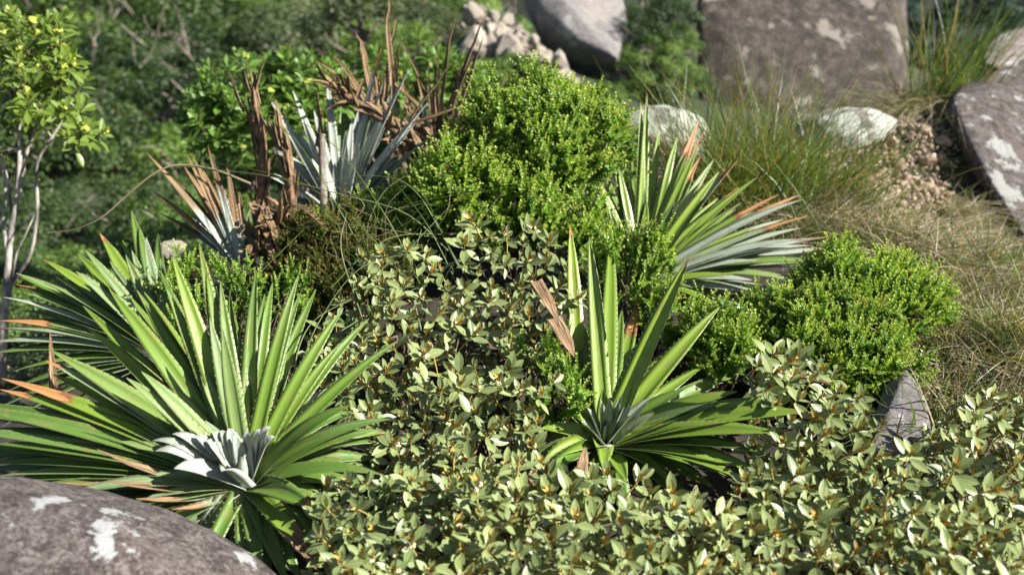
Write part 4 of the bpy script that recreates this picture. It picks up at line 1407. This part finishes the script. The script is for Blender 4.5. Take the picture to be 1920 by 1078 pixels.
glossy('rounded glossy bright green shrub behind the dry stalks', [(470, 200, 4.3, .2, .2, .2), (580, 190, 4.35, .18, .18, .18), (420, 250, 4.25, .15, .15, .16), (530, 270, 4.2, .25, .2, .16)], 230, 31)
glossy('glossy bright green shrub showing behind the dead brown rosette', [(790, 150, 4.7, .2, .18, .16), (850, 180, 4.6, .13, .13, .12), (720, 170, 4.6, .13, .13, .13)], 100, 32)

SL = [leaf_tmpl(.066, .021, .64, .22, .10), leaf_tmpl(.058, .019, .62, .25, 0), leaf_tmpl(.04, .014, .58, .5, -.06)]
tb = at(4, 700, 3.5)
tr = Shrub('small_tree', tb, 'slender pale-barked little tree with yellow flower clusters at the left edge', 'tree', 'sapling_leaf', SL, GP, GST, GFL, 300, pf=.95)
tr.fh = .045
for px, py in [(18, 85), (55, 80), (25, 150), (90, 105), (70, 155), (52, 205), (118, 190), (124, 240), (105, 75), (140, 150), (85, 55), (30, 40), (66, 32), (100, 120), (-10, 60), (5, 125), (145, 190), (112, 140), (5, 270), (-40, 100), (-30, 180), (40, 115), (130, 110), (60, 180), (0, 200), (90, 215)]:
    for q in range(3):
        p = at(px + q * rng.normal(0, 16), py + q * rng.normal(0, 16), 3.5 + rng.normal(0, .1))
        tr.add(p - np.array((0, 0, .05)), (rng.normal(0, .3) + (px - 50) / 160, -.55 + rng.normal(0, .3), .8), rng.uniform(.92, 1.18))
tr.add(at(72, 352, 3.5), (.1, -.2, 1), .6)
tr.done()
for nm, pts, r0, r1_ in [
    ('trunk', [(4, 710, 3.5), (6, 633, 3.5), (12, 540, 3.5), (20, 445, 3.5), (33, 363, 3.5), (37, 290, 3.5), (36, 222, 3.5), (50, 150, 3.5)], .020, .006),
    ('branch', [(12, 550, 3.5), (40, 505, 3.47), (58, 475, 3.46), (70, 400, 3.45), (68, 330, 3.45), (74, 295, 3.45), (98, 258, 3.45), (118, 225, 3.45)], .009, .006),
    ('branch', [(33, 372, 3.5), (50, 290, 3.52), (66, 240, 3.53), (84, 180, 3.55)], .011, .005),
    ('branch', [(98, 258, 3.45), (80, 238, 3.45), (66, 228, 3.45), (60, 200, 3.45)], .006, .004),
    ('branch', [(8, 620, 3.5), (16, 500, 3.56), (6, 420, 3.58), (10, 360, 3.58), (2, 290, 3.58)], .012, .005),
    ('branch', [(25, 420, 3.5), (12, 330, 3.55), (0, 290, 3.55), (-20, 200, 3.55)], .008, .004),
    ('branch', [(18, 560, 3.5), (30, 480, 3.44), (48, 440, 3.42), (66, 400, 3.45)], .006, .003),
    ('branch', [(70, 400, 3.45), (72, 352, 3.5)], .004, .003), ('branch', [(37, 250, 3.5), (20, 190, 3.5), (20, 100, 3.5)], .007, .004),
    ('branch', [(50, 150, 3.5), (60, 90, 3.5), (66, 45, 3.5)], .007, .004), ('branch', [(84, 180, 3.55), (110, 140, 3.5), (135, 120, 3.5)], .005, .003),
]:
    P = spline([at(*p) for p in pts], 16) - tb
    obj(nm, gmesh(nm, tube(P, np.linspace(r0, r1_, 16) * .8, 8), 'pale_bark'), tr.root)

# ------------------------------------------------------------------ background trees and shrubs
LQ = (np.array([(-.5, 0, 0), (0, -.28, .1), (.5, 0, 0), (0, .28, .1)]), np.array([(0, 1, 2, 3)]), np.tile([.5, .5], (4, 1)), np.zeros(4))


def crown_mesh(seed, mat, lobes, leaves, size, flat=.75):
    """a broken crown: many leaf clumps at the ends of limbs, dark gaps between"""
    g = np.random.default_rng(seed)
    Ms, rn = [], []
    for k in range(lobes):
        u = unit(g.normal(0, 1, 3))
        u[2] = abs(u[2]) * 1.1 - .3
        c = u * np.array((1, 1, flat)) * g.uniform(.55, .95)
        r = g.uniform(.16, .36)
        tone = g.random()
        for i in range(leaves):
            w = unit(g.normal(0, 1, 3))
            if w[2] < -.3:
                w[2] *= -1
            p = c + w * r * g.uniform(.6, 1.05) * np.array((1, 1, .75))
            nrm = unit(w + np.array((0, 0, .6)) + g.normal(0, .5, 3))
            Ms.append(frame_from(nrm, g.random() * 6.28, p, size * g.uniform(.6, 1.3)))
            rn.append(min(1, max(0, tone + g.normal(0, .2))))
    return gmesh('crown', join(LQ, Ms, np.array(rn)), mat, smooth=False)


CR = {}
for k, m_ in enumerate(['tree_leaf_a', 'tree_leaf_a', 'tree_leaf_b', 'tree_leaf_b', 'tree_leaf_c']):
    CR[k] = crown_mesh(300 + k, m_, 32, 240, .058, .75)
TRK = [gmesh('trunk', tube(wander((0, 0, -1.6), (.1 * s, 0, .1), 8, .04), np.linspace(.075, .03, 8), 7), 'grey_twig') for s in (-1, 1)]


def limbs_mesh(seed):
    g = np.random.default_rng(seed)
    gs = []
    for k in range(9):
        a = g.random() * 6.28
        e = np.array((math.cos(a), math.sin(a), g.uniform(-.1, .6))) * g.uniform(.7, 1.05)
        gs.append(tube(wander((0, 0, -.5 + .4 * g.random()), e, 7, .06), np.linspace(.03, .007, 7), 5))
    return gmesh('limbs', cat(gs), 'grey_twig')


LIMB = [limbs_mesh(s) for s in (1, 2, 3)]
TREELABELS = {0: 'dark', 1: 'mid green', 2: 'bright green', 3: 'light green', 4: 'greyish green'}


def bg_tree(px, py, d, r, kind, label, group='trees of the wooded hollow', name='forest_tree', squash=1.0):
    c = at(px, py, d)
    gz = min(ground_z(c[0], c[1])[0], c[2] - .3 * r)
    e = empty(name, (c[0], c[1], gz), label, 'tree' if name == 'forest_tree' else 'shrub', group)
    a = rng.random() * 6.28
    rel = np.array((0, 0, c[2] - gz))
    M = T4(*rel) @ R4('Z', a) @ np.diag((r, r * rng.uniform(.85, 1.15), r * squash, 1))
    obj('crown', CR[kind], e, M)
    M2 = T4(*rel) @ R4('Z', a) @ np.diag((r, r, max((c[2] - gz) / 1.6, .2), 1))
    obj('trunk', TRK[rng.integers(2)], e, M2)
    obj('limbs', LIMB[rng.integers(3)], e, M)


g = np.random.default_rng(77)
seen_labels = set()
for d, ymid, r, step in [(7.2, 560, .62, 210), (8.6, 430, .75, 190), (10.5, 330, .9, 180), (13, 230, 1.15, 170), (16, 140, 1.4, 165), (20, 60, 1.7, 160), (26, -20, 2.2, 160), (34, -70, 2.8, 170)]:
    x = -120 + g.uniform(0, 80)
    while x < (700 if d < 11 else 930):
        py = ymid + g.normal(0, 28)
        k = int(g.choice([0, 1, 2, 3, 4], p=[.22, .25, .28, .15, .1] if d < 14 else [.3, .25, .2, .12, .13]))
        if 150 < x < 520 and -20 < py < 290:  # mostly dark-leaved trees here: the hollow's shadowy pockets put into leaf colour
            k = int(g.choice([0, 1, 4], p=[.75, .15, .1]))
        row = [7.2, 8.6, 10.5, 13, 16, 20, 26, 34].index(d)
        anc = ['behind the pale-barked tree', 'right of the pale-barked tree', 'beyond the curved tan stalk', 'behind the glossy shrub', 'behind the dead brown rosette', 'left of the pale rubble'][int(np.clip((x + 60) / 150, 0, 5))]
        where = ['lowest in the hollow', 'low in the hollow', 'in the lower middle of the hollow', 'in the middle of the hollow', 'in the upper middle of the hollow', 'high in the hollow', 'at the top of the hollow', 'on the far rim of the hollow'][row]
        lab = f'{TREELABELS[k]} blurred tree {where}, {anc}'
        if lab in seen_labels:
            lab = lab.replace('blurred tree', 'blurred, leafier tree')
        seen_labels.add(lab)
        bg_tree(x, py, d, r * g.uniform(.8, 1.2), k, lab)
        x += step * g.uniform(.7, 1.25)
for px, py, d, r, k, lab in [
    (960, 150, 7.6, .36, 2, 'round bright green bush at the foot of the pale rubble slope'),
    (1020, 215, 7.4, .3, 1, 'dark green bush below the smooth grey boulder'),
    (860, 220, 7.0, .42, 2, 'green bush behind the dead brown rosette'),
    (760, 110, 9.0, .5, 3, 'light green bush left of the rubble slope'),
    (830, 60, 11, .5, 4, 'greyish bush above the rubble slope'),
    (690, 40, 10.5, .8, 4, 'greyish bush behind the tips of the dead rosette'),
    (1240, 30, 8.6, .36, 1, 'leafy dark bush in the cleft between grey boulder and rock face, uppermost'),
    (1225, 110, 8.2, .34, 2, 'bright bush in the cleft between grey boulder and rock face'),
    (1205, 60, 8.4, .33, 1, 'mid green bush in the upper cleft beside the grey boulder'),
    (1262, 80, 8.7, .27, 3, 'pale green bush half way down the cleft against the rock face'),
    (1245, 150, 8.0, .34, 2, 'bright bush low in the middle of the cleft'),
    (1270, 165, 8.0, .3, 1, 'dark bush low in the cleft against the rock face'),
    (1190, 190, 8.0, .26, 3, 'light bush below the smooth grey boulder and left of the cleft'),
    (1130, 180, 7.6, .2, 2, 'small bush under the dark underside of the grey boulder'),
    (960, -30, 11.5, .5, 2, 'green bush at the top of the rubble slope'),
    (1200, -60, 11, .6, 0, 'dark bush high behind the grey boulder'),
]:
    bg_tree(px, py, d, r, k, lab, 'bushes among the rocks', 'bush', .9)
for px, py, d, r, k, lab in [
    (60, 600, 4.6, .32, 3, 'light green bush low behind the stem of the little pale-barked tree'),
    (190, 560, 4.8, .34, 2, 'bright green bush below the hanging end of the curved tan stalk'),
    (290, 500, 5.0, .36, 1, 'mid green bush left of the half-dead rosette'),
    (120, 690, 4.2, .28, 4, 'greyish bush under the left tips of the sword leaves'),
    (-40, 560, 5.0, .36, 1, 'mid green bush at the very left edge behind the little tree'),
    (380, 420, 5.6, .38, 2, 'bright green bush under the rounded glossy shrub'),
]:
    bg_tree(px, py, d, r, k, lab, 'bushes at the drop', 'bush', .8)
# bare pale twigs among them
for k in range(34):
    px, py = g.uniform(120, 680), g.uniform(40, 580)
    d = np.interp(py, [40, 580], [15, 6.8])
    a, b = at(px, py + 40, d), at(px + g.normal(0, 55), py - g.uniform(20, 90), d - .3)
    P = wander(a, b, 9, .08)
    P = P - P[0]
    o = obj('bare_branch', gmesh('bare_branch', tube(P, np.linspace(.0010, .0003, 9) * d, 5), 'grey_twig'))
    o.location = a
    anc = ['right of the pale-barked tree', 'above the curved tan stalk', 'left of the glossy shrub', 'behind the glossy shrub', 'above the dead brown rosette'][int(np.clip((px - 110) / 115, 0, 4))]
    hgt = ['at the top', 'high', 'half way down', 'low'][int(np.clip(py / 145, 0, 3))]
    tag(o, f'bare grey branch {hgt} among the blurred trees, {anc}', 'branch', 'bare branches in the hollow')

# ------------------------------------------------------------------ grasses


def tuft(name, label, px, py, d, rad, n, L, mats, spread=.5, bend=.35, width=.0022, seed=1, lean=(0, 0), parts=24, tone=0.25, cat_='grass', group=None, sit=True):
    g_ = np.random.default_rng(seed)
    c = at(px, py, d)
    if sit:
        c[2] = ground_z(c[0], c[1])[0]
    e = empty(name, c, label, cat_, group)
    q = g_.normal(0, 1, (n, 2)) * np.array(rad) * .5
    roots = np.stack([q[:, 0], q[:, 1], np.zeros(n)], 1)
    if sit:
        roots[:, 2] = ground_z(roots[:, 0] + c[0], roots[:, 1] + c[1]) - c[2] - .01
    dirs = np.stack([g_.normal(0, spread, n) + lean[0] + q[:, 0] * .6, g_.normal(0, spread, n) + lean[1] + q[:, 1] * .6, np.ones(n)], 1)
    dirs /= np.linalg.norm(dirs, axis=1)[:, None]
    Ls = g_.uniform(*L, n)
    be = np.abs(g_.normal(bend, .22, n))
    w = width * g_.uniform(.6, 1.3, n)
    to = (g_.random(n) < tone).astype(float) * g_.uniform(.5, 1, n)
    order = np.argsort(-Ls)
    big, rest = order[:parts], order[parts:]
    for i in big:
        s_ = slice(i, i + 1)
        obj('blade', gmesh('blade', blades(roots[s_], dirs[s_], Ls[s_], be[s_], w[s_], 7, tone=to[s_]), mats), e)
    if len(rest):
        tag(obj('blades', gmesh('blades', blades(roots[rest], dirs[rest], Ls[rest], be[rest], w[rest], 5, tone=to[rest]), mats), e), kind='stuff')
    return e


tuft('grass_tuft', 'large dark green wiry grass tuft in front of the rock face', 1410, 420, 3.6, (.26, .2), 850, (.28, .74), 'grass_green', .33, .3, .0034, 41, group='green grass tufts')
tuft('grass_tuft', 'dark green wiry grass tuft right beside the burnt-tipped rosette', 1330, 400, 3.5, (.16, .16), 380, (.22, .62), 'grass_green', .35, .3, .0034, 42, group='green grass tufts')
tuft('grass_tuft', 'green wiry grass tuft in front of the lichen rock and gravel', 1540, 390, 3.8, (.24, .2), 520, (.2, .55), 'grass_green', .4, .35, .0034, 43, group='green grass tufts')
tuft('grass_tuft', 'tall upright grass tuft on the rock ledge against the dark valley', 1765, 195, 5.0, (.16, .14), 230, (.4, .85), 'grass_green', .2, .15, .0055, 44, group='green grass tufts', parts=30, lean=(.12, 0))
tuft('dry_grass_tuft', 'hanging dry tan grass at the foot of the tall ledge tuft', 1735, 190, 4.95, (.30, .14), 700, (.25, .55), 'grass_dry', .75, .9, .0042, 45, lean=(-.35, -.3))
tuft('grass_tuft', 'thin green grass stems rising before the grey boulder', 1200, 330, 3.9, (.30, .1), 36, (.35, .7), 'grass_green', .22, .2, .003, 46, group='green grass tufts', parts=36)
tuft('grass_tuft', 'green grass blades beside the narrow stone slab and corner shrub', 1790, 775, 2.3, (.16, .1), 80, (.14, .36), 'grass_green', .45, .3, .0045, 47, lean=(.25, 0), group='green grass tufts', parts=40, tone=.05)
tuft('grass_tuft', 'fine green grass blades crossing the narrow stone slab', 1735, 800, 2.25, (.07, .05), 26, (.12, .24), 'grass_green', .4, .2, .0025, 48, lean=(-.15, 0), group='green grass tufts', parts=26, tone=.05)
tuft('grass_tuft', 'green grass under the big flat-topped boulder at the right edge', 1880, 560, 3.2, (.2, .2), 260, (.15, .4), 'grass_green', .4, .4, .003, 49, group='green grass tufts')
tuft('grass_tuft', 'green grass at the right edge above the corner shrub', 1930, 700, 2.55, (.14, .1), 120, (.15, .38), 'grass_green', .4, .35, .0035, 50, lean=(-.2, 0), group='green grass tufts')


def ground_cover(name, poly, n, L, mat, label, seed, spread, bend, width, tone):
    g_ = np.random.default_rng(seed)
    poly = np.array(poly, float)
    pts = []
    while len(pts) < n:
        px, py = g_.uniform(poly[:, 0].min(), poly[:, 0].max()), g_.uniform(poly[:, 1].min(), poly[:, 1].max())
        if in_poly(px, py, poly):
            d = np.interp(py, [200, 330, 480, 640, 800, 900], [4.6, 3.95, 3.2, 2.6, 2.25, 2.1])
            if px > 1740 and py < 600:
                d = np.interp(py, [330, 440, 560, 600], [4.5, 4.0, 3.2, 2.8])
            pts.append(at(px, py, d))
    P = np.array(pts)
    P[:, 2] = ground_z(P[:, 0], P[:, 1]) - .005
    D = np.stack([g_.normal(0, spread, n), g_.normal(0, spread, n) - .1, np.full(n, .7)], 1)
    # clumps lean together
    for i, p in enumerate(P):
        D[i, 0] += 1.6 * spread * noise.noise((p[0] * 9, p[1] * 9, 1.5))
        D[i, 1] += 1.6 * spread * noise.noise((p[0] * 9, p[1] * 9, 7.5))
    D /= np.linalg.norm(D, axis=1)[:, None]
    tag(obj(name, gmesh(name, blades(P, D, g_.uniform(*L, n), np.abs(g_.normal(bend, .3, n)), width * g_.uniform(.6, 1.4, n), 5,
                                     tone=(g_.random(n) < tone) * g_.uniform(.5, 1, n)), mat)), label, 'grass', kind='stuff')


ground_cover('dry_grass', [(1420, 400), (1560, 360), (1620, 400), (1720, 420), (1800, 410), (1880, 450), (1960, 470), (1960, 800), (1760, 830), (1730, 700), (1740, 560), (1600, 470), (1450, 450)], 11500, (.07, .30), 'grass_dry',
             'matted tan dry grass covering the bank between boulder and heath cushion', 51, .85, .6, .0034, .16)
ground_cover('short_grass', [(1300, 380), (1560, 320), (1850, 400), (1960, 560), (1960, 800), (1720, 830), (1600, 470), (1400, 470)], 4200, (.05, .2), 'grass_green',
             'scattered green grass growing through the dry grass', 52, .6, .5, .0032, .15)
ground_cover('dry_litter', [(480, 420), (700, 420), (960, 470), (1060, 560), (1060, 700), (700, 640), (540, 560)], 900, (.05, .16), 'grass_dry',
             'dry straw litter on the soil under the shrubs', 53, 1.0, .5, .0018, .1)

# wiry long grass across the middle
wb = at(735, 520, 2.7)
wg = empty('wiry_grass', wb, 'sparse long wiry grass blades arching across the middle', 'grass', 'green grass tufts')
WL = [
    ([(705, 520, 2.7), (640, 400, 2.65), (560, 270, 2.7), (480, 210, 2.75), (375, 148, 2.8)], 0), ([(800, 560, 2.65), (720, 400, 2.6), (600, 250, 2.7), (440, 190, 2.8)], 0), ([(780, 540, 2.65), (640, 390, 2.65), (520, 330, 2.7), (400, 305, 2.75)], 0),
    ([(840, 470, 2.7), (760, 400, 2.65), (640, 365, 2.65), (500, 330, 2.7), (340, 312, 2.75)], .8), ([(860, 500, 2.65), (780, 360, 2.65), (700, 330, 2.7), (600, 345, 2.75)], .9), ([(870, 560, 2.6), (800, 420, 2.6), (730, 330, 2.65)], 0),
    ([(560, 700, 2.2), (600, 600, 2.25), (680, 500, 2.4), (800, 470, 2.5)], .2), ([(552, 735, 2.1), (558, 660, 2.12), (590, 600, 2.2), (660, 560, 2.3)], 1), ([(640, 620, 2.3), (740, 560, 2.4), (830, 520, 2.5)], 0), ([(400, 620, 2.35), (480, 520, 2.5), (570, 430, 2.7)], 0),
    ([(690, 480, 2.7), (690, 420, 2.68), (720, 360, 2.68), (760, 330, 2.7)], .9), ([(765, 560, 2.6), (720, 500, 2.55), (710, 460, 2.55), (760, 440, 2.6), (850, 440, 2.7)], 1), ([(855, 745, 2.2), (852, 690, 2.2), (858, 640, 2.25)], .9),
    ([(790, 620, 2.45), (770, 520, 2.5), (790, 430, 2.6)], .7), ([(620, 540, 2.5), (700, 470, 2.55), (830, 455, 2.65), (900, 420, 2.7)], 0), ([(900, 560, 2.6), (840, 460, 2.6), (790, 350, 2.7), (775, 320, 2.7)], 0),
    ([(740, 560, 2.55), (760, 480, 2.55), (840, 390, 2.65)], 0), ([(680, 600, 2.4), (640, 470, 2.5), (650, 400, 2.6)], .6), ([(560, 430, 2.75), (620, 420, 2.7), (720, 430, 2.65), (840, 450, 2.7)], .8),
]
for pts, to in WL:
    P = spline([at(*p) for p in pts], 18) - wb
    V, F, u, t, r = tube(P, np.linspace(.0021, .0007, 18), 4)
    obj('blade', gmesh('blade', (V, F, u, t + to * .9, r + rng.random()), 'grass_green' if to < .5 else 'grass_dry'), wg)
for k in range(34):
    x, y = rng.uniform(620, 860), rng.uniform(420, 560)
    P = spline([at(x, y, 2.66), at(x + rng.normal(0, 40), y - rng.uniform(20, 70), 2.64), at(x + rng.normal(0, 90), y - rng.uniform(30, 120), 2.68)], 12) - wb
    V, F, u, t, r = tube(P, np.linspace(.0012, .0004, 12), 3)
    obj('blade', gmesh('blade', (V, F, u, t, r + rng.random()), 'grass_green' if k % 3 else 'grass_dry'), wg)
sb = at(470, 360, 2.85)
P = spline([at(*p) for p in [(470, 345, 2.85), (400, 318, 2.85), (335, 310, 2.85), (290, 325, 2.85), (240, 365, 2.85), (190, 408, 2.85), (140, 430, 2.85), (88, 437, 2.85)]], 30)
o = obj('dry_stalk', gmesh('dry_stalk', tube(P - sb, np.linspace(.004, .0015, 30), 6), 'grass_dry'))
o.location = sb
tag(o, 'long curved tan grass stalk arching out over the hollow', 'stalk')
